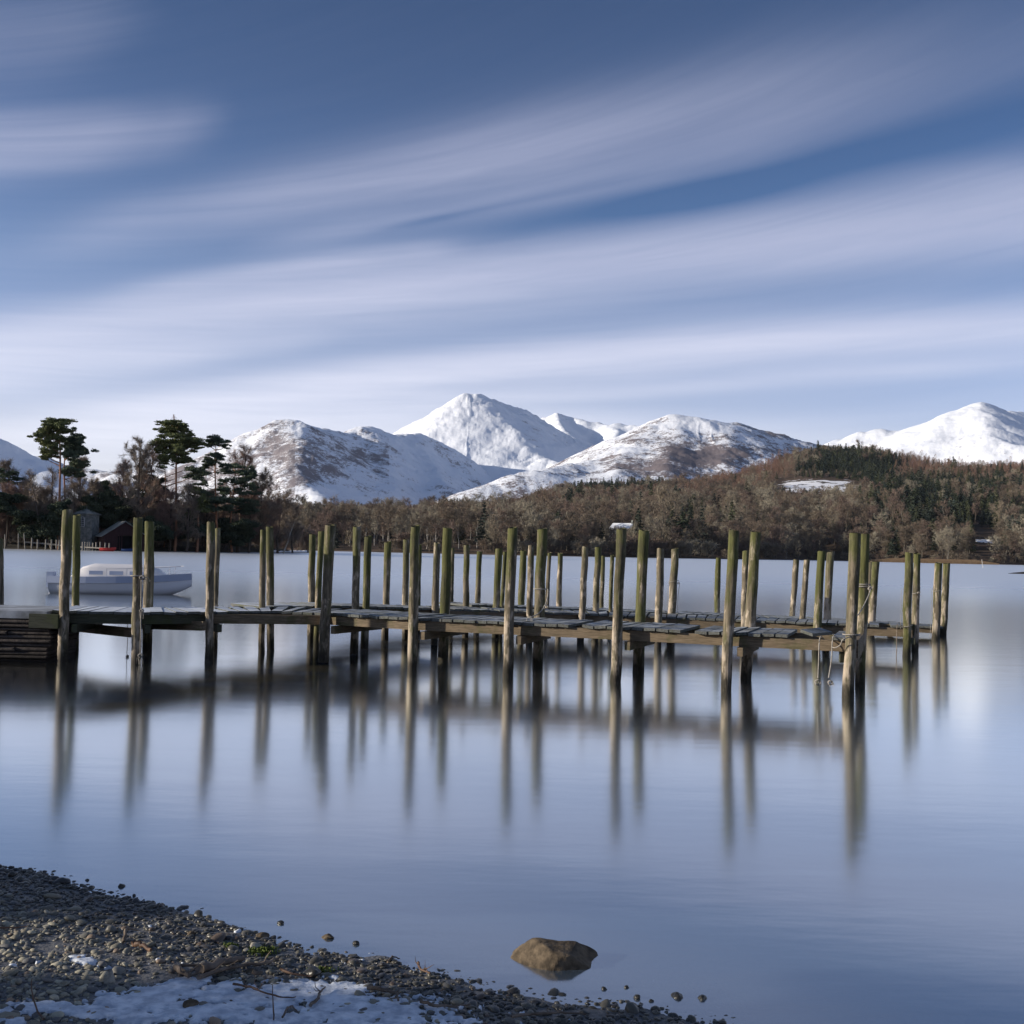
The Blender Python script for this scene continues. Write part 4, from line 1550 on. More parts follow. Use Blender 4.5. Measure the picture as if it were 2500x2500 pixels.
def stone_tower():
    D = 216.0
    xl = at(178, 1300, D)[0]
    xr = at(224, 1300, D)[0]
    zt = at(205, 1256, D)[2]
    zr = at(200, 1240, D)[2]
    w = xr - xl
    o = thing('stone_boathouse', 'square grey stone building with hipped slate roof and arched white window beside the wooden boathouse', 'building', ((xl + xr) / 2, D + w / 2, 0))
    mb = MB()
    h = w / 2
    mb.box((0, 0, zt / 2 - .3), (w, w, zt + .6))
    obj('wall', mb.mesh('wall', [M_STONE]), o)
    mb = MB()
    e = h + .3
    t = (zr - zt)
    vs = [(-e, -e, zt), (e, -e, zt), (e, e, zt), (-e, e, zt), (-e, -e, zt + .14), (e, -e, zt + .14), (e, e, zt + .14), (-e, e, zt + .14), (0, 0, zt + t)]
    mb.add(vs, [(3, 2, 1, 0), (0, 1, 5, 4), (1, 2, 6, 5), (2, 3, 7, 6), (3, 0, 4, 7), (4, 5, 8), (5, 6, 8), (6, 7, 8), (7, 4, 8)])
    rf = obj('roof', mb.mesh('roof', [M_SLATE]), o)
    mb = MB()
    mb.tube([(0, 0, zt + t - .1), (0, 0, zt + t + .5)], [.09, .02], 6)
    obj('finial', mb.mesh('finial', [M_SLATE]), rf)
    # arched window
    xc = at(201, 1280, D)[0] - (xl + xr) / 2
    zb = at(201, 1285, D)[2]
    zt2 = at(201, 1262, D)[2]
    ww = .42
    mb = MB()
    pts = [(xc - ww, zb), (xc + ww, zb)] + [(xc + ww * math.cos(a), zt2 - ww + ww * math.sin(a)) for a in np.linspace(0, math.pi, 9)]
    mb.add([(x, -h - .02, z) for x, z in pts], [tuple(range(len(pts)))])
    wn = obj('window', mb.mesh('window', [M_GLASS]), o)
    mb = MB()
    loop = pts + [pts[0]]
    for a, b in zip(loop[:-1], loop[1:]):
        mb.tube([(a[0], -h - .06, a[1]), (b[0], -h - .06, b[1])], .055, 4)
    for k in (-.15, .15):
        mb.tube([(xc + k * 1.0, -h - .05, zb), (xc + k * 1.0, -h - .05, zt2 - .08)], .03, 4)
    for k in range(1, 5):
        zz = zb + (zt2 - zb) * k / 5
        mb.tube([(xc - ww * .9, -h - .05, zz), (xc + ww * .9, -h - .05, zz)], .03, 4)
    obj('frame', mb.mesh('frame', [M_WHITE]), wn)


def wooden_boathouse():
    D = 212.0
    x0 = at(226, 1300, D)[0]
    x1 = at(342, 1300, D)[0]
    ze = at(230, 1306, D)[2]
    zr = at(300, 1274, D)[2]
    xm = (x0 + x1) / 2 + 1.0
    w = (x1 - x0) * .86
    dp = 7.0
    o = thing('wooden_boathouse', 'dark maroon timber boathouse with a wide pitched slate roof and open water door', 'building', (xm, D + 2, 0), math.radians(30))
    h = w / 2
    mb = MB()
    mb.box((-h + 1.3, .05, ze / 2), (2.6, .12, ze))
    mb.box((h - .6, .05, ze / 2), (1.2, .12, ze))
    mb.box((-h + .06, dp / 2, ze / 2), (.12, dp, ze))
    mb.box((h - .06, dp / 2, ze / 2), (.12, dp, ze))
    mb.box((0, dp, ze / 2), (w, .12, ze))
    mb.add([(-h, 0, ze), (h, 0, ze), (0, 0, zr), (-h, .12, ze), (h, .12, ze), (0, .12, zr)], [(0, 1, 2), (5, 4, 3), (0, 3, 4, 1), (1, 4, 5, 2), (2, 5, 3, 0)])
    obj('wall', mb.mesh('wall', [M_MAROON]), o)
    mb = MB()
    prism(mb, -h, h, 0, dp, ze, zr + .05, .5, .16)
    obj('roof', mb.mesh('roof', [M_SLATE]), o)
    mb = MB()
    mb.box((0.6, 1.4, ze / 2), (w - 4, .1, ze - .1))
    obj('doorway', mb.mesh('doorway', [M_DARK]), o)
    for k in (-h + 2.9, -.6, 1.4, h - 1.5):
        mb = MB()
        mb.tube([(k, -.2, -.5), (k, -.2, ze)], .11, 6)
        obj('door_post', mb.mesh('door_post', [M_MAROON]), o)


def cottage(px0, px1, ytop, yeave, D, label, wallm, roofm, depth=9, ax='x'):
    x0 = at(px0, ytop, D)[0]
    x1 = at(px1, ytop, D)[0]
    zg = float(far_z((px0 + px1) / 2, D)) - 1
    zr = at((px0 + px1) / 2, ytop, D)[2]
    ze = at((px0 + px1) / 2, yeave, D)[2]
    xm = (x0 + x1) / 2
    h = (x1 - x0) / 2
    o = thing('house', label, 'house', (xm, D, 0), -.55)
    mb = MB()
    mb.box((0, depth / 2, (zg + ze) / 2), (h * 2, depth, ze - zg))
    for s in (-1, 1):
        mb.add([(s * h, 0, ze), (s * h, depth, ze), (s * h, depth / 2, zr), (s * (h - .2), 0, ze), (s * (h - .2), depth, ze), (s * (h - .2), depth / 2, zr)], [(0, 1, 2), (5, 4, 3), (1, 4, 5, 2), (2, 5, 3, 0)])
    obj('wall', mb.mesh('wall', [wallm]), o)
    mb = MB()
    prism(mb, -h, h, 0, depth, ze, zr + .1, .4, .25, axis='x')
    rf = obj('roof', mb.mesh('roof', [roofm]), o)
    mb = MB()
    mb.box((h * .7, depth / 2, zr + .8), (.9, .9, 2.2))
    obj('chimney', mb.mesh('chimney', [M_STONE]), rf)
    for k in range(3):
        mb = MB()
        mb.box((-h * .6 + k * h * .6, -.04, (ze + zg) / 2 + .8), (1.1, .1, 1.3))
        obj('window', mb.mesh('window', [M_GLASS]), o)
    return o


stone_tower()
wooden_boathouse()
M_SNOWROOF = mat_simple('snow_covered_roof', (.80, .82, .86), (.86, .88, .9), 1, .6)
M_CREAM = mat_simple('cream_render', (.45, .42, .36), (.58, .54, .47), 1, .8)
M_TERRA = mat_simple('orange_tiles', (.40, .15, .09), (.52, .22, .14), 1, .8)
cottage(1486, 1546, 1278, 1290, 590, 'long low house with a snow-white roof among the far trees', M_WHITE, M_SNOWROOF)
cottage(2382, 2420, 1318, 1330, 640, 'cream house half hidden in trees on the right shore', M_CREAM, M_SNOWROOF)
cottage(1070, 1092, 1243, 1252, 720, 'small house with an orange tiled roof high among the trees left of the main peak', M_CREAM, M_TERRA)


def boathouse_jetty():
    o = thing('small_jetty', 'small pale jetty on many posts in front of the stone building', 'jetty', (0, 0, 0))
    D = 207.0
    mb = MB()
    P = [at(60, 1322, 206), at(110, 1326, 207), at(150, 1330, 207), at(200, 1334, 206), at(272, 1338, 204)]
    for a, b in zip(P[:-1], P[1:]):
        mb.beam(a, b, 1.2, .22)
    obj('deck', mb.mesh('deck', [M_GWOOD]), o)
    for x, top, bot in ((78, 1313, 1340), (92, 1317, 1340), (112, 1317, 1341), (126, 1317, 1341), (138, 1318, 1341), (145, 1318, 1342), (202, 1323, 1343), (208, 1323, 1343), (214, 1324, 1343), (219, 1324, 1343), (227, 1325, 1343), (235, 1324, 1343), (245, 1323, 1343), (257, 1325, 1343), (267, 1326, 1343)):
        mb = MB()
        a = at(x, top, 205.2)
        mb.tube([(a[0], a[1], -.5), tuple(a)], .12, 6)
        obj('post', mb.mesh('post', [M_GWOOD]), o)
    o['group'] = None
    del o['group']
    for x, top, bot, lean in ((12, 1304, 1340, 0), (45, 1302, 1340, 0), (62, 1302, 1338, 1.2)):
        mb = MB()
        a = at(x, bot, 204)
        b = at(x - lean * 3, top, 204)
        a[2] = -.5
        mb.tube([a, b], .09, 6)
        s = obj('mooring_stake', mb.mesh('mooring_stake', [M_GWOOD]))
        tag(s, {12: 'thin dark stake in the water nearest the left edge', 45: 'upright pale stake in the water left of the small jetty', 62: 'leaning pale stake in the water left of the small jetty'}[x], 'stake')


boathouse_jetty()


def hull(mb, L, B, Hh, mi=0, n=14, sheer=.25, bow=2.2, z0=-.1, transom=.8):
    """open hull, bow towards +x; returns sections"""
    secs = []
    for i in range(n + 1):
        f = i / n
        x = (f - .5) * L
        w = B / 2 * (transom + (1 - transom) * min(1, f * 4)) * (1 - max(0, (f - .45) / .55) ** bow)
        zt = Hh * (1 + sheer * f ** 2.5)
        rise = max(0, (f - .7) / .3) ** 2 * Hh * .8
        s = []
        for j in range(9):
            a = (j / 8 - .5) * math.pi
            yy = math.sin(a) * w
            zz = z0 + rise + (zt - z0 - rise) * (1 - math.cos(a) ** .6)
            s.append((x + (0 if i < n else .02), yy, zz))
        secs.append(s)
    vs = [p for s in secs for p in s]
    fs = []
    for i in range(n):
        for j in range(8):
            a = i * 9 + j
            fs.append((a, a + 1, a + 10, a + 9))
    fs.append(tuple(range(9)))
    mb.add(vs, fs, mi)
    return secs


def red_boat():
    p = at(264, 1338, 203)
    o = thing('rowing_boat', 'small red boat tied at the end of the small pale jetty', 'boat', (p[0], p[1], 0))
    mb = MB()
    hull(mb, 2.9, 1.3, .62)
    obj('hull', mb.mesh('hull', [M_RED]), o)
    mb = MB()
    mb.box((.1, 0, .5), (.3, 1.0, .06))
    obj('seat', mb.mesh('seat', [M_WHITE]), o)
    p = at(312, 1336, 205)
    o = thing('rowing_boat', 'small dark blue boat in the mouth of the wooden boathouse', 'boat', (p[0], p[1], 0))
    mb = MB()
    hull(mb, 2.2, 1.0, .5)
    mbl = mat_simple('blue_paint', (.02, .05, .16), (.04, .08, .22), 2, .5)
    obj('hull', mb.mesh('hull', [mbl]), o)
    mb = MB()
    mb.box((.1, 0, .42), (.3, .8, .06))
    obj('seat', mb.mesh('seat', [M_WHITE]), o)


red_boat()


def motor_boat():
    D = 35.5
    p = at(300, 1462, D)
    o = thing('motor_boat', 'pale open motor boat with a blue band moored beyond the left end of the jetty', 'boat', (p[0], p[1], 0), math.radians(4))
    m1, t_, b_ = new_mat('pale_hull_paint', .35, .5)
    b_.inputs['Base Color'].default_value = (.80, .82, .88, 1)
    m2, t_, b_ = new_mat('blue_band_paint', .35, .5)
    b_.inputs['Base Color'].default_value = (.34, .40, .54, 1)
    m3, t_, b_ = new_mat('white_canopy', .5, .4)
    b_.inputs['Base Color'].default_value = (.78, .76, .76, 1)
    L = 4.3
    mb = MB()
    hull(mb, L, 1.7, .50, z0=-.12, sheer=.30)
    hl = obj('hull', mb.mesh('hull', [m1], True), o)
    mb = MB()
    n = 14
    prof = []
    for i in range(n + 1):
        f = i / n
        x = (f - .5) * (L + .02)
        w = 1.72 / 2 * (.8 + .2 * min(1, f * 4)) * (1 - max(0, (f - .45) / .55) ** 2.2) + .012
        zt = .50 * (1 + .30 * f ** 2.5)
        prof.append((x, w, zt))
    for sgn in (-1, 1):
        vs = []
        for x, w, zt in prof:
            vs += [(x, sgn * w, zt - .16), (x, sgn * w, zt + .05), (x, sgn * (w - .06), zt + .05)]
        fs = []
        for i in range(n):
            a = 3 * i
            fs += [(a, a + 3, a + 4, a + 1), (a + 1, a + 4, a + 5, a + 2)]
        mb.add(vs, fs)
    obj('gunwale_band', mb.mesh('gunwale_band', [m2]), hl)
    mb = MB()
    vs = []
    for x, w, zt in prof:
        vs += [(x, -w + .05, zt), (x, 0, zt + .05 * w), (x, w - .05, zt)]
    fs = []
    for i in range(n):
        a = 3 * i
        fs += [(a, a + 3, a + 4, a + 1), (a + 1, a + 4, a + 5, a + 2)]
    mb.add(vs, fs)
    obj('deck', mb.mesh('deck', [m1], True), o)
    # low cabin with rounded front
    mb = MB()
    vs = []
    nb = 10
    for i in range(nb + 1):
        f = i / nb
        x = -1.5 + 2.9 * f
        hgt = .40 * min(1, f * 6) ** .5 * (1 - max(0, (f - .75) / .25) ** 2) + .01
        wd = .60 * (1 - .25 * f)
        for a in np.linspace(0, math.pi, 7):
            vs.append((x, math.cos(a) * wd, .55 + math.sin(a) ** .5 * hgt))
    fs = []
    for i in range(nb):
        for j in range(6):
            a = i * 7 + j
            fs.append((a, a + 7, a + 8, a + 1))
    mb.add(vs, fs)
    cb = obj('canopy', mb.mesh('canopy', [m3], True), o)
    mb = MB()
    for i in range(3):
        mb.box((-.7 + i * .62, -.585 + i * .035, .68), (.42, .04, .12))
    obj('window', mb.mesh('window', [m2]), cb)
    for s_ in (-1, 1):
        mb = MB()
        P_ = [(x, s_ * (w - .06), zt + .30) for x, w, zt in prof[6:14]]
        mb.tube(P_, .012, 5)
        for x, w, zt in prof[6:14:2]:
            mb.tube([(x, s_ * (w - .06), zt + .04), (x, s_ * (w - .06), zt + .30)], .010, 5)
        obj('guard_rail', mb.mesh('guard_rail', [m3]), o)
    mb = MB()
    mb.box((-L / 2 - .12, 0, .42), (.22, .26, .5))
    mb.tube([(-L / 2 - .12, 0, .2), (-L / 2 - .15, 0, -.4)], .05, 6)
    obj('outboard_motor', mb.mesh('outboard_motor', [m2]), o)


motor_boat()

# reed bed and spit on the right shore
def reeds():
    R = np.random.default_rng(4)
    n = 9000
    px = R.uniform(2125, 2440, n)
    D = np.interp(px, [2125, 2300, 2440], [585, 535, 530]) + R.uniform(0, 22, n)
    X = (px - 1250) / F * D
    hgt = R.uniform(1.3, 2.3, n) * np.interp(px, [2125, 2180, 2380, 2440], [.5, 1, 1, .3])
    lx = R.normal(0, .25, n)
    b = np.stack([X, D, np.full(n, -.1)], 1)
    s = np.array([.07, 0, 0])
    tip = b + np.stack([lx, 0 * lx, hgt], 1)
    v = np.stack([b - s, b + s, tip + s * .6, tip - s * .6], 1).reshape(-1, 3)
    f = (np.arange(n)[:, None] * 4 + np.arange(4)[None, :])
    mr = mat_simple('reed', (.42, .27, .15), (.55, .38, .22), .5, .9)
    o = obj('reed_bed', mesh('reed_bed', v, f, [mr]), kind='stuff')
    tag(o, 'golden reed bed along the waterline of the right shore', 'reeds')
    mb = MB()
    P = [at(2462, 1397, 150), at(2475, 1396, 150), at(2500, 1396, 150), at(2560, 1394, 150), at(2700, 1390, 150)]
    mb.tube([(p[0], p[1], -.05) for p in P], [.15, .4, .7, 1.2, 1.8], 8)
    me = mb.mesh('spit', [M_BANK])
    for v_ in me.vertices:
        v_.co.z *= .45
    obj('shingle_spit', me, kind='structure')
    p = at(2400, 1382, 260)
    q = at(2397, 1372, 260)
    mb = MB()
    mb.tube([(p[0], p[1], -.3), (q[0], q[1], q[2] + .6)], .05, 5)
    s = obj('marker_pole', mb.mesh('marker_pole', [M_WHITE]))
    tag(s, 'thin white marker pole standing in the open lake at right', 'pole')


reeds()

#@@PIERS
# ------------------------------------------------------------------ jetties
class Path:
    def __init__(self, pts, width):
        """pts: (px, D, z) of the near deck edge"""
        self.P = []
        for px, D, z in pts:
            # row of the deck at this distance
            v0 = hr(px) + (H - z) * F / D
            p = at(px, v0, D)
            self.P.append((p[0], D, z))
        self.P = np.array(self.P)
        self.w = width
        d = np.diff(self.P[:, :2], axis=0)
        self.s = np.concatenate([[0], np.cumsum(np.hypot(d[:, 0], d[:, 1]))])

    def pt(self, s):
        return np.array([np.interp(s, self.s, self.P[:, i]) for i in range(3)])

    def dirn(self, s):
        a = self.pt(max(s - .8, 0))
        b = self.pt(min(s + .8, self.s[-1]))
        return unit(b - a)

    def nrm(self, s):
        d = self.dirn(s)
        n = np.array([-d[1], d[0], 0])
        return unit(n)

    def at_px(self, px, off=0.0):
        """arc length where the line offset by off crosses photo column px at deck level"""
        ss = np.linspace(-1.0, self.s[-1] + 1.0, 800)
        best, bs = 1e9, 0
        for s in ss:
            sc_ = min(max(s, 0), self.s[-1])
            p = self.pt(sc_) + self.dirn(sc_) * (s - sc_) + self.nrm(sc_) * off
            x, y = proj(p)
            if abs(x - px) < best:
                best, bs = abs(x - px), s
        sc_ = min(max(bs, 0), self.s[-1])
        return bs, self.pt(sc_) + self.dirn(sc_) * (bs - sc_) + self.nrm(sc_) * off


PA = Path([(60, 15.0, .70), (155, 15.1, .70), (335, 15.15, .70), (517, 15.6, .70), (660, 16.1, .70), (781, 15.95, .70), (995, 15.2, .70), (1230, 14.75, .70), (1490, 14.25, .70), (1765, 13.7, .70), (2084, 13.15, .70)], 1.12)
PB = Path([(640, 17.0, .715), (850, 18.0, .70), (1143, 19.5, .60), (1417, 20.2, .53), (1750, 19.8, .51), (2228, 18.8, .51)], 1.05)
PC = Path([(1150, 20.95, .62), (1368, 22.5, .50), (1500, 23, .45), (1754, 23.5, .38), (2128, 23.3, .30), (2296, 23.0, .25)], 1.0)


def post_mesh(base, top, r):
    mb = MB()
    n = 9
    pts = []
    rad = []
    for i in range(n):
        f = i / (n - 1)
        p = base + (top - base) * f
        if 0 < i < n - 1:
            p = p + np.array([random.gauss(0, .0045), random.gauss(0, .0045), 0])
        pts.append(p)
        rad.append(r * .91 * (1.0 + .035 * math.sin(f * 9 + base[0] * 3) + random.uniform(-.03, .03)) * (1.04 - .08 * f))
    pts.append(top + np.array([0, 0, .008]))
    rad.append(r * .76)
    mb.tube(pts, rad, 16, jitter=.10)
    # sawn tops are never level, and weathered at the rim
    tx, ty = random.uniform(-.22, .22), random.uniform(-.12, .22)
    for i_v in range(len(mb.v) - 32, len(mb.v)):
        x, y, z = mb.v[i_v]
        mb.v[i_v] = (x, y, z + (x - top[0]) * tx + (y - top[1]) * ty + random.uniform(-.008, .004))
    return mb.mesh('post', [M_POST], True)


def add_post(parent, px_top, py_top, px_deck, D, zdeck, wpx):
    v0 = hr(px_deck) + (H - zdeck) * F / D
    deck = at(px_deck, v0, D)
    top = at(px_top, py_top, D)
    d = (deck - top) / (top[2] - deck[2])
    base = deck + d * (deck[2] + .8)
    o = obj('post', post_mesh(base, top, wpx / 2 / F * D), parent)
    return base, top


def post_at(parent, path, side, spec):
    px_top, py_top, px_deck, wpx = spec
    off = -(wpx / 2 / F * 15 + .035) if side == 'n' else path.w + (wpx / 2 / F * 15 + .035)
    s, p = path.at_px(px_deck, off)
    return s, add_post(parent, px_top, py_top, px_deck, p[1], p[2], wpx)


def plank_deck(path, parent, s0, s1, skip=(), step=.165, gap=.018, loose=()):
    mb = MB()
    s = s0
    k = 0
    while s < s1:
        wv = step - gap + random.uniform(-.008, .004)
        mid = s + wv / 2
        if not any(a < mid < b for a, b in skip):
            p = path.pt(mid)
            d = path.dirn(mid)
            n = path.nrm(mid)
            sk = random.gauss(0, .006)
            a0 = random.uniform(-.045, -.01)
            a1 = path.w + random.uniform(.01, .05)
            th = .036
            dz = random.uniform(-.004, .005)
            tw = random.gauss(0, .004)
            c = []
            for z in (-th, 0):
                for (u, v) in ((-wv / 2, a0), (wv / 2, a0), (wv / 2, a1), (-wv / 2, a1)):
                    q = p + d * (u + sk * (v > .5)) + n * v
                    q[2] = p[2] + z + dz + tw * (1 if u > 0 else -1)
                    c.append(q)
            mb.hexa(c)
        s += step
        k += 1
    for (s_, rot, lift) in loose:
        p = path.pt(s_)
        d = path.dirn(s_)
        n = path.nrm(s_)
        ca, sa = math.cos(rot), math.sin(rot)
        d2 = d * ca + n * sa
        n2 = -d * sa + n * ca
        c = []
        for z in (-.036, 0):
            for (u, v) in ((-.08, 0), (.08, 0), (.08, .55), (-.08, .55)):
                q = p + d2 * u + n2 * v
                q[2] = p[2] + z + lift * (1 + (u < 0) * 1.4)
                c.append(q)
        mb.hexa(c)
    return obj('deck', mb.mesh('deck', [M_DECK]), parent)


def stringers(path, parent, s0, s1, joints, h=.13, w=.07, drop=.040, mats=None, extra=None):
    js = [s0] + [j for j in joints if s0 < j < s1] + [s1]
    for i, (a, b) in enumerate(zip(js[:-1], js[1:])):
        for off in (.06, path.w - .06):
            p = path.pt(a) + path.nrm(a) * off
            q = path.pt(b) + path.nrm(b) * off
            u = unit(q - p)
            mb = MB()
            dz = np.array([0, 0, -drop + random.uniform(-.004, .002)])
            mb.beam(p + dz + u * .004, q + dz - u * .004, w, h)
            m = M_BEAM
            if mats:
                m = mats(a, off)
            obj('side_beam', mb.mesh('side_beam', [m]), parent)


def crossbeam(path, parent, s, drop=.17, h=.11, w=.07, a0=-.12, a1=None, m=None):
    n = path.nrm(s)
    p = path.pt(s)
    a1 = path.w + .08 if a1 is None else a1
    mb = MB()
    mb.beam(p + n * a0 + np.array([0, 0, -drop]), p + n * a1 + np.array([0, 0, -drop - .006]), w, h)
    obj('crossbeam', mb.mesh('crossbeam', [m or M_DBEAM]), parent)


# --- front jetty
J1 = thing('wooden_jetty', 'nearest and longest wooden jetty, frosted planks, broken right end, joined to the stone quay', 'jetty', (0, 0, 0))
A_NEAR = [(165, 1246, 157, 27), (338, 1265, 334, 25), (515, 1275, 512, 22), (807, 1283, 796, 28), (1014, 1285, 1009, 26), (1252, 1289, 1244, 27), (1517, 1292, 1508, 28), (1792, 1296, 1779, 29), (2088, 1303, 2077, 30)]
A_FAR = [(188, 1258, 184, 20), (365, 1274, 361, 26), (532, 1290, 527, 14), (658, 1287, 660, 20), (871, 1286, 867, 21), (1093, 1290, 1086, 27), (1324, 1292, 1317, 29), (1572, 1296, 1563, 29), (1845, 1300, 1830, 29), (2112, 1305, 2104, 27)]
sA = []
POSTS = {}
for sp_ in A_NEAR:
    s_, bt = post_at(J1, PA, 'n', sp_)
    sA.append(s_)
    POSTS[('a', sp_[0])] = bt
for sp_ in A_FAR:
    s_, bt = post_at(J1, PA, 'f', sp_)
    POSTS[('a', sp_[0])] = bt
eA = PA.s[-1]
s_1405 = PA.at_px(1407)[0]
s_1655 = PA.at_px(1680)[0]
g1 = PA.at_px(1934)[0]
g2 = PA.at_px(1992)[0]
s_500 = PA.at_px(500)[0]
plank_deck(PA, J1, PA.at_px(130)[0], s_500, step=.165, gap=.007)
plank_deck(PA, J1, s_500, eA - .02, step=.165, skip=((s_1405 - .1, s_1405 + .07), (s_1655 - .08, s_1655 + .06), (g1 - .10, g1 + .09), (g2 - .17, g2 + .17), (eA - .16, eA)), loose=((g2 - .12, -.35, .03),))
lim = PA.at_px(505)[0]
stringers(PA, J1, PA.at_px(100)[0], eA, sA[1:], mats=lambda a, off: M_DBEAM if a < lim - .3 else M_BEAM)
for i_, s_ in enumerate(sA):
    crossbeam(PA, J1, s_ + .02 + .12, drop=.175, m=M_DBEAM if i_ < 3 else M_BEAM)
# end board and the knee under it
n_ = PA.nrm(eA)
p_ = PA.pt(eA)
mb = MB()
mb.beam(p_ + n_ * -.03 + unit(PA.dirn(eA)) * .03 + np.array([0, 0, -.02]), p_ + n_ * (PA.w + .02) + unit(PA.dirn(eA)) * .03 + np.array([0, 0, -.02]), .05, .22)
obj('end_board', mb.mesh('end_board', [M_BEAM]), J1)
mb = MB()
q_ = at(2056, 1590, 13.3)
mb.box((q_[0], q_[1], .50), (.06, .05, .22))
obj('hanging_block', mb.mesh('hanging_block', [M_DBEAM]), J1)
# repair boards at the landward end
mb = MB()
a_, b_ = at(80, 1497, 14.98), at(150, 1499, 14.98)
mb.beam(a_ + np.array([0, -.09, .0]), b_ + np.array([0, -.09, 0]), .05, .19)
obj('fascia_board', mb.mesh('fascia_board', [M_DBEAM]), J1)
for (x0_, y0_, x1_, y1_, D_, hg_) in ((186, 1520, 330, 1534, 16.3, .13), (350, 1514, 500, 1517, 16.35, .13)):
    mb = MB()
    a_, b_ = at(x0_, y0_, D_), at(x1_, y1_, D_ - 1.0)
    mb.beam(a_, b_, .06, hg_)
    obj('brace', mb.mesh('brace', [M_BEAM]), J1)

# --- middle jetty
J2 = thing('wooden_jetty', 'middle wooden jetty running right behind the nearest one, with rope rings on its end posts', 'jetty', (0, 0, 0))
B_NEAR = [(643, 1295, 640, 17), (784, 1298, 777, 17), (899, 1310, 893, 20), (1067, 1326, 1063, 19), (1297, 1332, 1293, 17), (1429, 1336, 1421, 18), (1613, 1340, 1608, 20), (1821, 1345, 1816, 18), (2006, 1347, 1996, 22), (2219, 1351, 2215, 22)]
B_FAR = [(763, 1306, 760, 19), (947, 1324, 942, 19), (992, 1318, 990, 17), (1139, 1332, 1137, 17), (1218, 1340, 1212, 19), (1460, 1337, 1455, 18), (1648, 1340, 1640, 21), (2028, 1348, 2019, 20), (2239, 1353, 2235, 19)]
sB = []
for sp_ in B_NEAR:
    s_, bt = post_at(J2, PB, 'n', sp_)
    sB.append(s_)
    POSTS[('b', sp_[0])] = bt
for sp_ in B_FAR:
    s_, bt = post_at(J2, PB, 'f', sp_)
    POSTS[('b', sp_[0])] = bt
eB = PB.s[-1]
h1, h2 = PB.at_px(2172)[0], PB.at_px(2094)[0]
plank_deck(PB, J2, 0, eB - .02, step=.175, skip=((h1 - .22, h1 + .1),))
stringers(PB, J2, 0, eB, sB[2:], h=.15, drop=.038)
for s_ in sB[2:]:
    crossbeam(PB, J2, s_ + .13, drop=.19)

# --- far jetty
J3 = thing('wooden_jetty', 'farthest and lowest wooden jetty, its planks just above the water', 'jetty', (0, 0, 0))
C_NEAR = [(1233, 1348, 1225, 11), (1342, 1350, 1336, 11), (1495, 1356, 1490, 11), (1970, 1367, 1959, 16), (2138, 1372, 2128, 20), (2291, 1375, 2285, 21)]
C_FAR = [(1025, 1330, 1022, 12), (1105, 1338, 1102, 12), (1171, 1347, 1166, 15), (1278, 1345, 1273, 18), (1368, 1351, 1365, 15), (1472, 1358, 1468, 12), (1754, 1362, 1750, 15), (1944, 1367, 1934, 16), (2124, 1372, 2118, 14), (2311, 1376, 2304, 19)]
for sp_ in C_NEAR:
    s_, bt = post_at(J3, PC, 'n', sp_)
    POSTS[('c', sp_[0])] = bt
for sp_ in C_FAR:
    s_, bt = post_at(J3, PC, 'f', sp_)
    POSTS[('c', sp_[0])] = bt
eC = PC.s[-1]
k1 = PC.at_px(2175)[0]
plank_deck(PC, J3, 0, eC - .02, step=.2)
stringers(PC, J3, 0, eC, [eC * .2, eC * .4, eC * .6, eC * .8], h=.10, drop=.038)
for i_ in range(1, 12):
    crossbeam(PC, J3, eC * i_ / 12, drop=.14, h=.07)

# lone post behind the quay
bt = add_post(None, -6, 1314, -6, 16.8, .7, 30)
o_ = bpy.data.objects.get('post')
lp = [o for o in C.objects if o.name.startswith('post') and o.parent is None][0]
lp.name = 'mooring_post'
tag(lp, 'lone mooring post behind the stone quay, cut by the left edge', 'post')

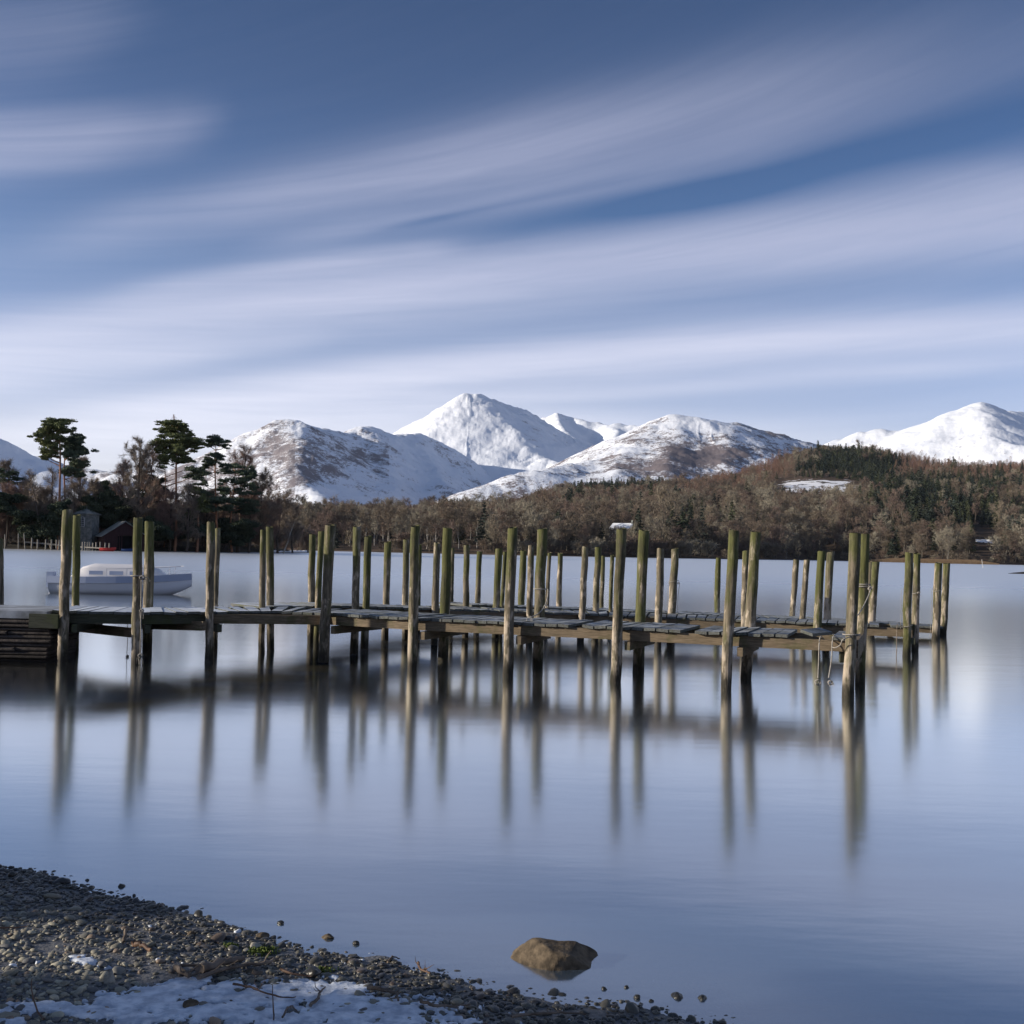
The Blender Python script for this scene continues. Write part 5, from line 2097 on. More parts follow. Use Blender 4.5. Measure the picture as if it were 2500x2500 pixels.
# --- quay of flat stones at the left
def quay():
    o = thing('stone_quay', 'dark quay wall of thin stone courses with a ragged right end, carrying the jetty', 'quay', (0, 0, 0))
    R = random.Random(3)
    fr = 14.95
    xr = [at(127, 1530, fr)[0], at(118, 1600, fr)[0]]
    mb = MB()
    z = -.35
    zs = []
    while z < .60:
        h = R.uniform(.042, .062)
        zs.append((z, h))
        z += h
    for (z0, h) in zs:
        end = (xr[0] if z0 > .30 else xr[1]) + R.uniform(-.06, .04) - (.04 if z0 < .1 else 0)
        x = end
        while x > -12:
            L = R.uniform(.35, 1.1)
            prot = R.uniform(-.05, .035)
            r = .012
            yf = fr + prot
            yb = fr + 1.0
            # a course: slightly rounded front face
            vs = [(x - L, yf + r, z0 + .004), (x - .006, yf + r, z0 + .004), (x - .006, yf, z0 + h * .35), (x - L, yf, z0 + h * .35),
                  (x - L, yf + .002, z0 + h * .7), (x - .006, yf + .002, z0 + h * .7), (x - .006, yf + r * 2.2, z0 + h - .004), (x - L, yf + r * 2.2, z0 + h - .004),
                  (x - L, yb, z0 + .004), (x - .006, yb, z0 + .004), (x - .006, yb, z0 + h - .004), (x - L, yb, z0 + h - .004)]
            vs = [(a + R.uniform(-.01, .01), b, c) for a, b, c in vs]
            mb.add(vs, [(0, 1, 2, 3), (3, 2, 5, 4), (4, 5, 6, 7), (7, 6, 10, 11), (8, 11, 10, 9), (1, 9, 10, 6, 5, 2), (0, 3, 4, 7, 11, 8), (0, 8, 9, 1)])
            x -= L
    obj('wall', mb.mesh('wall', [M_WALL]), o)
    mb = MB()
    xe = at(116, 1490, fr)[0]
    mb.box(((xe - 13) / 2, fr + .62, .645), (xe + 13, 1.30, .10))
    mcap = mat_simple('frosted_cap', (.16, .17, .18), (.40, .43, .48), 2.5, .8, .4, .02)
    obj('coping', mb.mesh('coping', [mcap]), o)
    # rubble core behind the courses
    mb = MB()
    mb.box(((xr[1] - .35 - 13) / 2, fr + .62, .10), (13 + xr[1] - .35, 1.0, .98))
    obj('core', mb.mesh('core', [M_WALL]), o)


quay()

# --- ropes
def rope(label, pts, r=.008, mat=None, knots=(), loops=(), frays=()):
    mb = MB()
    P = [np.asarray(p, float) for p in pts]
    Q = []
    for i in range(len(P) - 1):
        p0 = P[max(i - 1, 0)]
        p1, p2 = P[i], P[i + 1]
        p3 = P[min(i + 2, len(P) - 1)]
        for k in range(6):
            t = k / 6
            Q.append(.5 * ((2 * p1) + (-p0 + p2) * t + (2 * p0 - 5 * p1 + 4 * p2 - p3) * t * t + (-p0 + 3 * p1 - 3 * p2 + p3) * t ** 3))
    Q.append(P[-1])
    r = r * .75
    mb.tube(Q, r, 6)
    for (c, a) in knots:
        c = np.asarray(c, float)
        for q in range(3):
            th0 = q * 2.1
            ring = [c + np.array([math.cos(t) * a * .55, math.sin(t + th0) * a * .5, math.sin(t) * a * .55 * (1 if q else -.8)]) for t in np.linspace(0, 5.8, 9)]
            mb.tube(ring, r * 1.1, 5)
    for (c, a) in loops:
        c = np.asarray(c, float)
        ring = [c + np.array([math.cos(t) * a, .01 * math.sin(t * 3), math.sin(t) * a]) for t in np.linspace(0, 6.6, 16)]
        mb.tube(ring, r * 1.1, 5)
    for (c, n, L) in frays:
        c = np.asarray(c, float)
        for q in range(n):
            d = np.array([random.uniform(-.5, 1), random.uniform(-.4, .1), random.uniform(-1, .4)])
            mb.tube([c, c + unit(d) * L * .5, c + unit(d + np.array([0, 0, -.6])) * L], [r * .5, r * .4, r * .2], 4)
    o = obj('mooring_rope', mb.mesh('mooring_rope', [mat or M_ROPE], True))
    tag(o, label, 'rope')
    return o


def ring_pts(key, py, r, start=0, n=12, tilt=.0):
    b, t = POSTS[key]
    # height on the post for the photo row
    z = at(key[1], py, (b[1] + t[1]) / 2)[2]
    f = (z - b[2]) / (t[2] - b[2])
    c = b + (t - b) * f
    return [c + np.array([math.cos(a) * r, math.sin(a) * r, tilt * math.cos(a)]) for a in np.linspace(start, start + 2 * math.pi, n)], c


rg, c_ = ring_pts(('a', 338), 1406, .083)
Dn = c_[1] - .09
rope('pale rope knotted round the second near post from the left, hanging down to the water', [p for p in rg[6:]] + [at(346, 1410, Dn), at(345, 1440, Dn), at(344, 1485, Dn - .05), at(343, 1492, Dn - .12), at(344, 1530, Dn - .10), at(343, 1570, Dn - .06), at(343, 1600, Dn - .03)], .010,
     knots=((at(347, 1410, Dn - .02), .05), (at(346, 1491, Dn - .12), .04), (at(343, 1600, Dn - .03), .045)), frays=((at(352, 1411, Dn - .02), 7, .10), (at(348, 1494, Dn - .12), 6, .10), (at(344, 1604, Dn - .03), 6, .11)))
rg2, c2_ = ring_pts(('a', 338), 1405, .086)
rope('pale ring of rope round the second near post from the left', rg2, .009)
rope('thin frayed brown cord dangling from the brace left of the second post', [at(311, 1518, 15.9), at(312, 1555, 15.9), at(310, 1595, 15.9), at(314, 1610, 15.9), at(316, 1625, 15.9), at(320, 1629, 15.9)], .006, M_ROPE_D, knots=((at(311, 1602, 15.9), .03),))
rg, c_ = ring_pts(('a', 1324), 1438, .092)
Dn = c_[1] - .1
rope('grey rope looped round a post of the nearest jetty and sagging to its planks', rg[6:] + [at(1338, 1441, Dn), at(1336, 1462, Dn - .05), at(1328, 1483, Dn - .35), at(1314, 1498, Dn - .6), at(1300, 1505, Dn - .8), at(1288, 1508, 15.0)], .010,
     knots=((at(1333, 1482, Dn - .2), .05),), frays=((at(1288, 1507, 15.0), 6, .12),))
rg2, _ = ring_pts(('a', 1324), 1438, .096)
rope('grey ring of rope round the far post with the sagging rope', rg2, .009)
rg, c_ = ring_pts(('a', 2112), 1432, .086)
Dn = c_[1] - .09
rope('pale rope slanting down between the two end posts of the nearest jetty', rg[5:] + [at(2125, 1436, Dn), at(2122, 1450, Dn - .1), at(2108, 1480, Dn - .3), at(2094, 1503, Dn - .7)], .010, knots=((at(2124, 1436, Dn), .04),))
rg2, _ = ring_pts(('a', 2112), 1431, .092)
rope('pale double ring of rope round the last far post of the nearest jetty', rg2 + [p + np.array([0, 0, .025]) for p in rg2], .008)
rg, c_ = ring_pts(('a', 2088), 1549, .093)
Dn = c_[1] - .1
rope('pale ring of rope with sagging tail low on the end post of the nearest jetty', rg[2:] + [at(2060, 1560, Dn), at(2052, 1574, Dn + .05), at(2040, 1581, Dn + .08), at(2031, 1580, Dn + .12)], .009)
e1 = PA.at_px(2004, -.08)[1]
D1_ = e1[1]
rope('pale rope with looped end under the nearest jetty, left of the two', [at(2012, 1562, D1_ + .25), at(2004, 1554, D1_ + .05), at(2000, 1570, D1_ - .03), at(1999, 1610, D1_ - .03), at(1997, 1655, D1_ - .03)], .010, loops=((at(1997, 1666, D1_ - .03), .032),), frays=((at(1999, 1664, D1_ - .03), 4, .05),))
rope('pale rope with looped end under the nearest jetty, right of the two', [at(2044, 1556, D1_ + .15), at(2036, 1552, D1_), at(2032, 1568, D1_ - .06), at(2030, 1610, D1_ - .06), at(2023, 1655, D1_ - .06)], .010, loops=((at(2027, 1667, D1_ - .06), .024),), frays=((at(2028, 1666, D1_ - .06), 5, .06),))
for key, py, lb in ((('b', 1648), 1419, 'grey wire tied round a far post of the middle jetty'), (('b', 2239), 1447, 'grey rope knotted round the last far post of the middle jetty'), (('b', 2219), 1528, 'pale ring of rope at deck height on the right end post of the middle jetty'), (('c', 2291), 1442, 'pale rope band on the right end post of the farthest jetty')):
    b, t = POSTS[key]
    r_ = {1648: .088, 2239: .072, 2219: .085, 2291: .088}[key[1]]
    rg, c_ = ring_pts(key, py, r_, tilt=.02)
    if key[1] == 1648:
        Dn = c_[1]
        rope(lb, rg + [at(1659, 1426, Dn), at(1656, 1450, Dn), at(1654, 1495, Dn)], .006, knots=((at(1656, 1424, Dn), .03),))
        rope('thin grey wire hanging on the left side of the wired far post', [at(1633, 1418, Dn), at(1630, 1440, Dn), at(1629, 1495, Dn)], .004)
    elif key[1] == 2239:
        Dn = c_[1] - .07
        rope(lb, rg, .007, knots=((at(2243, 1448, Dn), .04),), frays=((at(2243, 1452, Dn), 4, .08),))
    else:
        rope(lb, rg, .007)
b, t = POSTS[('b', 2219)]
rope('stiff pale wire bent over the left side of the middle jetty end post', [at(2210, 1441, b[1] - .05), at(2201, 1441, b[1] - .05), at(2200, 1480, b[1] - .05), at(2199, 1535, b[1] - .05)], .005)
b, t = POSTS[('c', 2291)]
rope('stiff pale wire bent over the left side of the farthest jetty end post', [at(2282, 1440, b[1] - .05), at(2274, 1440, b[1] - .05), at(2274, 1480, b[1] - .05), at(2272, 1530, b[1] - .05), at(2270, 1556, b[1] - .05)], .006)
rope('slack brown rope trailing from the middle jetty into the water near its end post', [at(2192, 1524, 18.8), at(2190, 1532, 18.6), at(2189, 1560, 18.55), at(2189, 1590, 18.5), at(2186, 1625, 18.3)], .009, M_ROPE_D)
b, t = POSTS[('c', 1754)]
rope('thin grey wire hanging beside a lone far post of the farthest jetty', [at(1742, 1412, b[1]), at(1742, 1450, b[1]), at(1740, 1495, b[1])], .004)

# --- dark, see-through sheet with soft edges laid on the water below the jetties
def dark_band():
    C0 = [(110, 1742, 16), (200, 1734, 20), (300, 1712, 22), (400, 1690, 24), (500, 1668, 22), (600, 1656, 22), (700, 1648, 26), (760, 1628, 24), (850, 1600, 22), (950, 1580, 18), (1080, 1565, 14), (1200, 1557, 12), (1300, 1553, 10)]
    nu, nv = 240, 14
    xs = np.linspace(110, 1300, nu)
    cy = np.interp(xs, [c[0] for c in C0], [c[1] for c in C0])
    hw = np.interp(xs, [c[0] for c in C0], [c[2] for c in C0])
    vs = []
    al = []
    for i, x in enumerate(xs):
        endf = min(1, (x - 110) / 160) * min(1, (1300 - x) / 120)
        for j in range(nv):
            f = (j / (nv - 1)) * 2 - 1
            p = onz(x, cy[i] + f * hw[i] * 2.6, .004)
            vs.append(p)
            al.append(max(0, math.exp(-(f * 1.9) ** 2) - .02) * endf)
    me = mesh('dark_band_sheet', np.array(vs), grid_faces(nu, nv))
    a = me.attributes.new('thick', 'FLOAT', 'POINT')  # opacity of the band, fading towards its edges and ends
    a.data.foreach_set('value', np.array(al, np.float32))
    m = bpy.data.materials.new('soft_dark_band')
    m.use_nodes = True
    nt = m.node_tree
    t = NT(nt)
    b = nt.nodes['Principled BSDF']
    out = nt.nodes['Material Output']
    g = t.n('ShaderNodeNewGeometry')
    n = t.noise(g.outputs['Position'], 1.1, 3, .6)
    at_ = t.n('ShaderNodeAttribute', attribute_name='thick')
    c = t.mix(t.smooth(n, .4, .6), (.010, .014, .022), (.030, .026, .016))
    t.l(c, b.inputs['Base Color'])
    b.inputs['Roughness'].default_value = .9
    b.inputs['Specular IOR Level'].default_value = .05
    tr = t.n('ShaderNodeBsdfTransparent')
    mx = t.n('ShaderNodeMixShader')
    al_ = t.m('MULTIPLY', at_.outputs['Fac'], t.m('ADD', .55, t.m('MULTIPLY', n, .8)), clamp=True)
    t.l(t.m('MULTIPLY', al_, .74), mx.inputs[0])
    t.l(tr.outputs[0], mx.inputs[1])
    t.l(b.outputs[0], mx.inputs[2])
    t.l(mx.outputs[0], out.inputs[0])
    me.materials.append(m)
    o = obj('dark_water_band', me, kind='stuff')
    tag(o, 'dark soft-edged band on the water surface crossing below the jetties', 'water weed')


dark_band()

#@@BEACH
# ------------------------------------------------------------------ shingle, snow, stones, driftwood
def ico(sub=2):
    import bmesh
    bm = bmesh.new()
    bmesh.ops.create_icosphere(bm, subdivisions=sub, radius=1.0)
    v = np.array([x.co[:] for x in bm.verts])
    f = np.array([[q.index for q in p.verts] for p in bm.faces])
    bm.free()
    return v, f


def stone_mesh(name, seed, scale, mat, sub=2, facets=5, rough=.12, smooth=True):
    R = np.random.default_rng(seed)
    v, f = ico(sub)
    for k in range(facets):
        n = unit(R.normal(0, 1, 3))
        d = R.uniform(.55, .85)
        h = v @ n
        v = v - np.maximum(h - d, 0)[:, None] * n[None, :] * .92
    w = fbm(v[:, 0] * 2 + v[:, 2], v[:, 1] * 2 - v[:, 2] * 1.3, 1.0, 3, seed)
    v = v * (1 + rough * w)[:, None]
    v = v * np.asarray(scale)
    return mesh(name, v, f, [mat], smooth=smooth)


def shingle():
    R = np.random.default_rng(21)
    protos = [stone_mesh('pebble_shape', 900 + i, (1, R.uniform(.65, .95), R.uniform(.42, .7)), M_PEB, 2 if i < 6 else 2, R.integers(3, 7), .15) for i in range(9)]
    n = 150000
    X = R.uniform(-6.5, 3.2, n)
    Y = R.uniform(2.4, 8.6, n)
    ys = np.interp(X, SH[:, 0], SH[:, 1])
    d = (ys - Y) * .86
    clump = fbm(X, Y, .35, 3, 70)
    pr = np.where(d > .12, .85 + .3 * clump, np.where(d > -.05, .80 + .5 * clump, np.clip(.14 + d * 1.0 + .4 * clump, 0, .4)))
    # flat silty pans with few stones
    pan = fbm(X, Y, .8, 3, 90)
    pr = np.where((d > .55) & (pan > .18), pr * .22, pr)
    ok = (R.random(n) < pr) & (d > -1.1) & (d < 3.2)
    X, Y, d = X[ok], Y[ok], d[ok]
    m = len(X)
    r = .0068 * np.exp(R.normal(0, .45, m)) + .0018
    r = np.where(R.random(m) < .03, r * 1.7, r)
    Z = beach_z(X, Y) + r * .12
    Z = np.where(d < -.02, np.maximum(Z, -r * .5 - .02 * R.random(m)), Z)
    S = np.stack([r * R.uniform(.9, 1.6, m), r * R.uniform(.9, 1.4, m), r], 1)
    RO = np.stack([R.normal(0, .25, m), R.normal(0, .25, m), R.uniform(0, 6.28, m)], 1)
    o = scatter('shingle', np.stack([X, Y, Z], 1), S, RO, protos, R.integers(0, 9, m), kind='stuff')
    tag(o, 'wet grey and tan pebbles covering the near shore', 'pebbles')


shingle()


def bz(px, py):
    """point on the beach under a photo pixel"""
    z = 0.0
    for _ in range(8):
        p = onz(px, py, z)
        z = float(beach_z(np.array([p[0]]), np.array([p[1]]))[0])
    p[2] = z
    return p


def snow_sheets():
    # (centre px,py, radius px, radius py, tilt) of thin frozen snow lying between the stones
    E = [(370, 2430, 95, 20, .0), (455, 2405, 55, 13, -.15), (560, 2405, 34, 16, .1), (275, 2345, 0, 0, 0), (215, 2350, 42, 9, .3),
         (640, 2440, 150, 26, .06), (760, 2428, 170, 26, .05), (890, 2470, 190, 36, .06), (1010, 2490, 90, 14, .05), (180, 2470, 120, 14, .1), (330, 2455, 90, 12, .05), (560, 2475, 190, 22, .03), (960, 2495, 90, 20, .1), (700, 2492, 200, 22, 0), (20, 2490, 50, 22, .3), (850, 2415, 60, 13, 0), (360, 2490, 60, 10, 0), (280, 2478, 80, 9, 0)]
    xs = np.linspace(-2.6, .6, 420)
    ys = np.linspace(3.3, 4.9, 260)
    X, Y = np.meshgrid(xs, ys, indexing='ij')
    Zg = beach_z(X, Y)
    P = np.stack([X, Y, Zg], -1)
    px, py = proj(P)
    mval = np.full(X.shape, -1.0)
    for cx, cy, rx, ry, tl in E:
        if rx == 0:
            continue
        dx = px - cx
        dy = py - cy - dx * tl
        e = 1 - np.sqrt((dx / rx) ** 2 + (dy / ry) ** 2)
        mval = np.maximum(mval, e)
    mval = mval + .06 + fbm(X, Y, .20, 5, 17, .72) * 1.15 + fbm(X, Y, .035, 3, 18, .7) * .95
    th = np.clip(mval, -.4, .6)
    Z = Zg + np.where(th > 0, .005 + .006 * np.minimum(th * 3, 1) + .004 * fbm(X, Y, .05, 3, 19), -.004 + th * .05)
    inside = th > -.05
    F_ = grid_faces(len(xs), len(ys))
    keep = inside.reshape(-1)[F_].any(1)
    F_ = F_[keep]
    used = np.unique(F_)
    rem = -np.ones(X.size, int)
    rem[used] = np.arange(len(used))
    V = np.stack([X, Y, Z], -1).reshape(-1, 3)[used]
    o = obj('snow', mesh('snow', V, rem[F_], [M_SNOWP], smooth=True), kind='stuff')
    o['label'] = 'thin bluish snow lying between the pebbles at the bottom edge'


snow_sheets()

M_BOULDER = mat_simple('boulder_stone', (.055, .042, .028), (.165, .125, .082), 20, .8, .8, .014)
M_SLAB = mat_simple('pale_stone', (.26, .24, .20), (.38, .36, .31), 30, .85, .5, .01)
M_WETROCK = mat_simple('wet_dark_stone', (.018, .018, .016), (.05, .045, .035), 22, .35, .6, .01, spec=.5)
M_DRIFT = mat_simple('driftwood', (.11, .085, .065), (.24, .19, .15), 12, .8, .5, .006, (1, 1, 1))
M_DRIFT_R = mat_simple('reddish_driftwood', (.085, .050, .034), (.19, .115, .075), 12, .6, .4, .005)
M_MOSS = mat_simple('green_water_plants', (.06, .09, .02), (.13, .17, .04), 30, .8)


def boulder():
    D = onz(1360, 2368, 0)[1]
    k = D / F
    c = onz(1361, 2368, 0)
    R = np.random.default_rng(3)
    v, f = ico(5)
    # facets seen in the photograph: broad lit face on the left, long dark top, stepped right shoulder
    planes = [((-.52, -.72, .46), .62), ((.10, -.35, .93), .60), ((.75, -.1, .66), .66), ((-.80, .1, .6), .66), ((.35, -.93, .15), .72), ((.9, -.4, .1), .80), ((-.9, -.35, .05), .88), ((0, .9, .4), .6), ((.06, -.05, 1), .50), ((-.70, -.35, .62), .52), ((.80, -.15, .58), .56)]
    for n, d in planes:
        n = unit(np.array(n, float))
        h = v @ n
        v = v - np.maximum(h - d, 0)[:, None] * n[None, :] * .90
    w = fbm(v[:, 0] * 3 + v[:, 2] * 2, v[:, 1] * 3 - v[:, 2], 1.0, 5, 4, .6)
    w2 = fbm(v[:, 0] * 1.3 - v[:, 2], v[:, 1] * 1.2 + v[:, 2] * .8, 1.0, 2, 14)
    v = v * (1 + .09 * w + .12 * w2)[:, None]
    v = v * np.array([.205, .13, .104])
    v[:, 2] += .006
    me = mesh('boulder', v, f, [M_BOULDER], smooth=True)
    o = obj('boulder', me, loc=(c[0], c[1] + .10, 0))
    tag(o, 'brown boulder half sunk in the shallows, its left face sunlit', 'boulder')


boulder()


def stone(px, py, wpx, hpx, label, mat, seed, name='stone', sub=3, yw=.8, water=False, facets=6, pointy=False):
    p = onz(px, py, 0) if water else bz(px, py)
    k = p[1] / F
    a = wpx / 2 * k
    h = hpx * k
    me = stone_mesh(name, seed, (a, a * yw, h * (.50 if water else .62)), mat, sub, facets + (3 if water else 0), .28 if water else .15)
    if pointy:
        for v in me.vertices:
            if v.co.z > 0:
                s = 1 - min(1, v.co.z / (h * .62)) * .8
                v.co.x = v.co.x * s + v.co.z * .25
                v.co.y *= s
                v.co.z *= 1.35
    o = obj(name, me, loc=(p[0], p[1] + a * .3, p[2] + h * (.12 if water else .30)))
    o.rotation_euler = (0, 0, random.uniform(-.3, .3))
    tag(o, label, 'stone')
    return o


stone(266, 2404, 30, 30, 'upright pointed grey stone on the snow at lower left', M_SLAB, 51, pointy=True)
stone(620, 2316, 38, 13, 'largest pale flat stone among the sunlit pebbles near the green plants', M_SLAB, 52)
stone(600, 2325, 17, 10, 'small cream stone touching the left of the pale flat stone', M_SLAB, 53)
stone(640, 2290, 34, 12, 'low mossy brown stone at the water edge behind the pale flat stone', M_BOULDER, 54)
stone(800, 2292, 30, 16, 'dark olive stone standing in the water left of the boulder', M_BOULDER, 55, water=True)
stone(868, 2305, 20, 12, 'small dark wet stone between the olive stone and the boulder', M_WETROCK, 56, water=True)
stone(296, 2165, 17, 13, 'blackish stone standing alone in the water off the pebble shore', M_WETROCK, 57, water=True)
stone(326, 2188, 10, 12, 'small upright black stone just nearer than the lone blackish one', M_WETROCK, 58, water=True)
stone(212, 2150, 12, 7, 'small flat dark stone farthest out left of the lone blackish one', M_WETROCK, 59, water=True)
stone(30, 2140, 24, 14, 'mossy dark stone at the water edge by the left border', M_WETROCK, 60)
stone(60, 2132, 11, 9, 'small round black stone in the water near the left border', M_WETROCK, 61, water=True)
stone(684, 2256, 18, 13, 'black stone in the water above the mossy brown stone', M_WETROCK, 62, water=True)
stone(490, 2240, 16, 9, 'round dark stone at the waterline above the sunlit pebbles', M_WETROCK, 63, water=True)
stone(1654, 2436, 34, 16, 'blackish stone rightmost but one in the shallows at lower right', M_WETROCK, 64, water=True)
stone(1715, 2440, 24, 14, 'dark stone with a lit top at the right end of the shore stones', M_WETROCK, 65, water=True)
stone(1557, 2438, 20, 13, 'dark round stone in the shallows left of the blackish pair', M_WETROCK, 66, water=True)
stone(1530, 2412, 16, 8, 'small dark stone in the shallows right of the boulder', M_WETROCK, 67, water=True)
stone(1475, 2416, 16, 10, 'small peaked stone at the waterline right of the boulder', M_WETROCK, 68, water=True)
stone(1590, 2445, 13, 10, 'smallest dark stone in the row at lower right', M_WETROCK, 69, water=True)
stone(465, 2285, 22, 12, 'dark brown oval stone among the sunlit pebbles', M_BOULDER, 70)
stone(562, 2452, 20, 11, 'grey rounded stone lying on the snow', M_BOULDER, 71)
stone(570, 2470, 36, 6, 'flat brown stone sunk in the snow below the grey rounded one', M_WETROCK, 72)
stone(614, 2378, 34, 11, 'smooth grey stone beside the driftwood branch', M_BOULDER, 73)
stone(85, 2346, 22, 12, 'tan stone at the lower edge of the sunlit pebbles, third from the left border', M_SLAB, 74)
stone(760, 2385, 46, 22, 'lumpy dark stone mound right of the driftwood branch', M_WETROCK, 75)
stone(465, 2462, 40, 22, 'brown rubble lump in the snow below the driftwood branch', M_BOULDER, 76)


def stick(label, pts, r, mat, seed=0, name='driftwood', twigs=0):
    R = random.Random(seed)
    P = []
    for (x, y, *h) in pts:
        p = bz(x, y)
        p[2] += r * .6 + .012 + (h[0] if h else .006)
        P.append(p)
    # refine with wobble
    Q = []
    for a, b in zip(P[:-1], P[1:]):
        for k in range(4):
            Q.append(a + (b - a) * k / 4 + np.array([R.gauss(0, r * .25), R.gauss(0, r * .25), R.gauss(0, r * .2)]))
    Q.append(P[-1])
    n = len(Q)
    mb = MB()
    mb.tube(Q, [r * (1 - .55 * i / (n - 1)) * R.uniform(.88, 1.1) for i in range(n)], 8, jitter=.18)
    for k in range(twigs):
        i = R.randrange(1, n - 1)
        d = np.array([R.uniform(-1, 1), R.uniform(-1, 1), R.uniform(.0, .8)])
        L = R.uniform(.03, .09)
        mb.tube([Q[i], Q[i] + unit(d) * L * .5, Q[i] + unit(d + np.array([.2, 0, .2])) * L], [r * .35, r * .25, r * .1], 5)
    o = obj(name, mb.mesh(name, [mat], True))
    tag(o, label, 'driftwood')


stick('thick grey piece of driftwood branch lying left of centre on the pebbles', [(482, 2388), (520, 2376), (560, 2366), (594, 2358)], .019, M_DRIFT, 1)
stick('long thin dark branch running right from under the thick driftwood', [(480, 2402), (530, 2386), (600, 2370), (660, 2362), (680, 2352)], .009, M_DRIFT, 2, twigs=3)
stick('thin dark twig lying just above the thick driftwood', [(440, 2370), (500, 2372), (560, 2362), (590, 2356)], .006, M_DRIFT, 3)
stick('short split lump of wood at the left end of the thick driftwood', [(428, 2380), (445, 2390), (462, 2400)], .014, M_DRIFT, 4, twigs=3)
stick('pale curved stick standing among the sunlit pebbles', [(303, 2310, .0), (306, 2297, .03), (318, 2290, .02), (338, 2284, .005)], .007, M_DRIFT, 5)
stick('shiny brown chunk of wet wood below the curved stick', [(322, 2318), (345, 2322), (368, 2336)], .013, M_DRIFT_R, 6)
stick('thin brown twig entering from the left border beside the sunlit pebbles', [(-30, 2279), (30, 2277), (66, 2274)], .004, M_DRIFT_R, 7)
stick('arched brown twig rising at the lower left corner', [(105, 2500, 0), (88, 2482, .01), (74, 2462, .05), (76, 2450, .07)], .0035, M_DRIFT_R, 8)
stick('straight thin brown stalk on the snow near the bottom edge', [(668, 2500, 0), (666, 2480, .03), (664, 2465, .07)], .003, M_DRIFT_R, 9)
stick('curved black twig at the bottom edge right of the stalk', [(690, 2498), (700, 2488, .02), (712, 2484, .025), (726, 2489, .01)], .004, M_DRIFT, 10)
stick('reddish stick lying in the wet ground right of the driftwood branch', [(686, 2380), (712, 2392), (760, 2398)], .006, M_DRIFT_R, 11)
stick('long thin twig crossing the snow sheet', [(570, 2416), (610, 2424), (650, 2440), (690, 2450), (722, 2448)], .0045, M_DRIFT_R, 12, twigs=4)
stick('forked dark twig lying on the right part of the snow', [(757, 2470), (778, 2452), (780, 2436), (794, 2424)], .006, M_DRIFT, 13, twigs=2)
stick('short tan stub of wood right of the smooth grey stone', [(616, 2391), (640, 2390)], .010, M_DRIFT, 14)
stick('pale orange split stick at the edge of the snow, bottom centre', [(1026, 2460), (1060, 2470), (1100, 2472), (1148, 2468)], .007, M_DRIFT, 15)
stick('dark bent root lying at the bottom edge left of the orange split stick', [(900, 2426), (940, 2434), (966, 2440), (972, 2458)], .009, M_DRIFT, 16, twigs=3)
stick('curved dark twig sitting on the pebbles below the small dark stones, centre left', [(946, 2362), (958, 2354, .015), (976, 2356, .01)], .005, M_DRIFT, 17)
stick('thin forked dark twig on the pebbles left of the boulder', [(1020, 2364), (1026, 2380), (1050, 2390)], .006, M_DRIFT_R, 18, twigs=3)
stick('thin branch lying along the bottom edge right of centre', [(1250, 2496), (1310, 2490), (1370, 2486), (1430, 2492)], .006, M_DRIFT, 19, twigs=2)


def plants():
    R = np.random.default_rng(8)
    for (cx, cy, rx, ry, n, lb) in ((640, 2325, 34, 10, 420, 'patch of small green water plants right of the pale flat stone'), (565, 2312, 16, 6, 160, 'small tuft of green plants left of the pale flat stone'), (783, 2372, 34, 5, 200, 'thin strip of green plants by the lumpy dark stone')):
        mb = MB()
        for i in range(n):
            x = cx + R.normal(0, rx * .5)
            y = cy + R.normal(0, ry * .5)
            p = bz(x, y)
            h = R.uniform(.006, .018)
            d = np.array([R.normal(0, .5), R.normal(0, .5), 1.0])
            t = p + unit(d) * h
            s = R.normal(0, 1, 3)
            s = unit(np.array([s[0], s[1], 0])) * R.uniform(.002, .005)
            mb.add([p - s * .3, p + s * .3, t + s, t - s], [(0, 1, 2, 3)])
        o = obj('green_plants', mb.mesh('green_plants', [M_MOSS]), kind='stuff')
        tag(o, lb, 'plants')


plants()

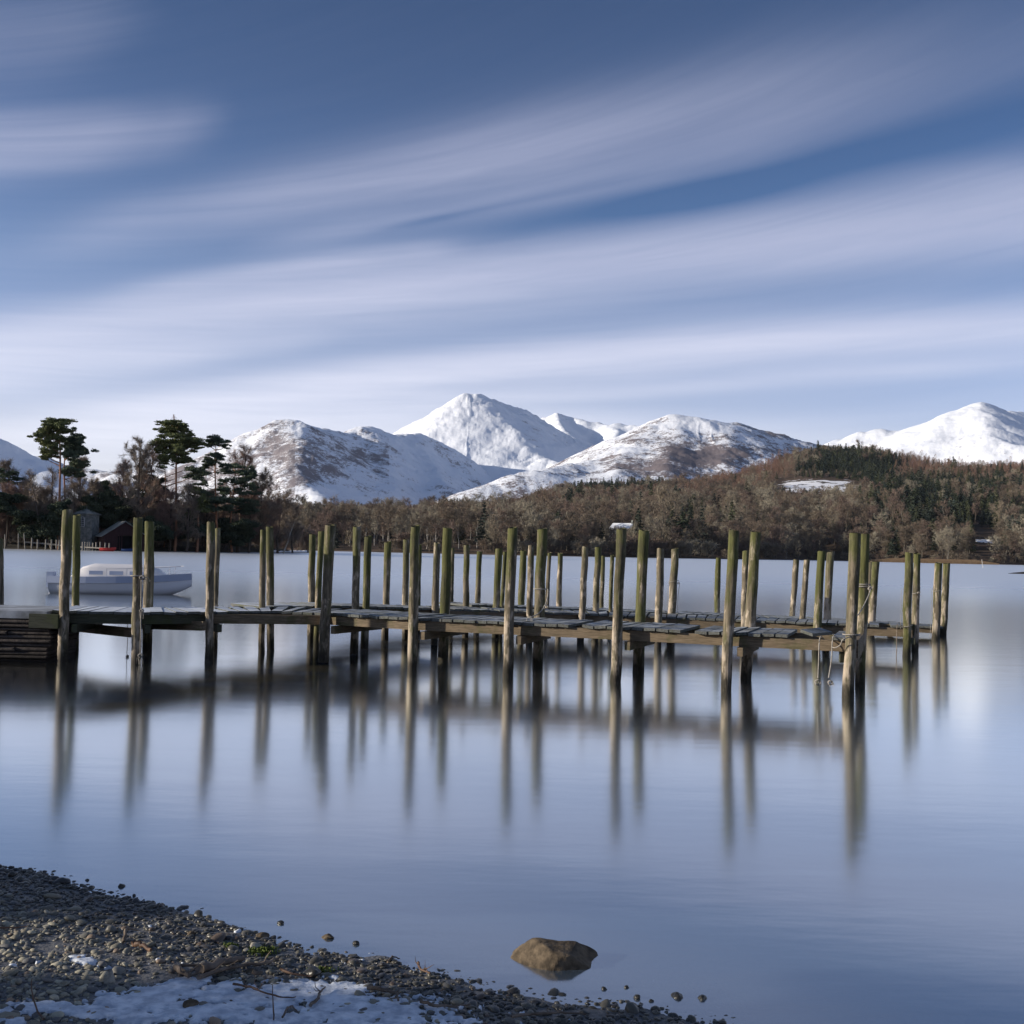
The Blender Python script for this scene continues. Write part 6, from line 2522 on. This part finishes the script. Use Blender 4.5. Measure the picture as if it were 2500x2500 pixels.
#@@SHADE
# ------------------------------------------------------------------ shrubs added out of view to shade the near shore, with a lit gap
def added_shade_shrub(x, y, w, h, seed, label):
    R = np.random.default_rng(seed)
    z = float(beach_z(np.array([x]), np.array([y]))[0])
    o = thing('added_shade_shrub', label, 'shrub', (x, y, max(z, -.1)), 0, 'evergreen shrubs added out of view for shade')
    tb = MB()
    fb = MB()
    for k in range(6):
        a = R.uniform(0, 6.28)
        t = np.array([math.cos(a) * w * .3, math.sin(a) * w * .3, h * R.uniform(.6, .9)])
        tb.tube([(0, 0, -.2), t * .5, t], [.05, .035, .015], 5)
    for k in range(26):
        c = np.array([R.normal(0, w * .25), R.normal(0, w * .25), h * R.uniform(.1, .85)])
        needle_cloud(fb, c, np.array([w * .22, w * .22, h * .17]), 240, .07, R)
    obj('stem', tb.mesh('stem', [M_DBARK]), o)
    obj('foliage', fb.mesh('foliage', [M_YEW]), o)


for i_, (x_, y_, w_, h_) in enumerate([(-6.3, 6.2, 1.7, 2.5), (-6.3, 4.68, 1.15, 2.3), (-6.2, 2.78, 1.45, 2.3), (-6.3, 1.2, 1.9, 2.6), (-8.5, 1.5, 2.0, 2.9), (-8.6, 6.0, 2.0, 2.9)]):
    added_shade_shrub(x_, y_, w_, h_, 800 + i_, 'dense dark evergreen shrub added out of view to shade the pebble shore')
# white-stemmed birches at the far lakeside clearing
for i_ in range(16):
    x_ = 850 + i_ * 21 + Rw.normal(0, 7)
    D_ = float(farD0(x_)) + Rw.uniform(22, 50)
    h_ = Rw.uniform(10, 14)
    tr, cr = gen_bare(700 + i_, h_, 2.2, 420, .06, .45, 8, twig_len=1.1)
    o_ = thing('birch', 'slim white-stemmed birch at the lakeside clearing left of the main peak', 'tree', ((x_ - 1250) / F * D_, D_, float(far_z(x_, D_)) - .2), 0, 'birches at the far lakeside clearing')
    obj('trunk', tr.mesh('trunk', [M_BIRCH]), o_)
    obj('crown', cr.mesh('crown', [M_BARE]), o_)

# ------------------------------------------------------------------ winter air
mb = MB()
mb.box((0, 4700, 447), (14000, 10400, 906))
mh_ = bpy.data.materials.new('winter_air')
mh_.use_nodes = True
nt_ = mh_.node_tree
nt_.nodes.clear()
t_ = NT(nt_)
o_m = t_.n('ShaderNodeOutputMaterial')
pv_ = t_.n('ShaderNodeVolumePrincipled')
pv_.inputs['Color'].default_value = (.66, .80, 1.0, 1)
pv_.inputs['Density'].default_value = HAZE
pv_.inputs['Anisotropy'].default_value = 0.0
t_.l(pv_.outputs[0], o_m.inputs['Volume'])
hz_ = obj('haze', mb.mesh('haze', [mh_]), kind='stuff')
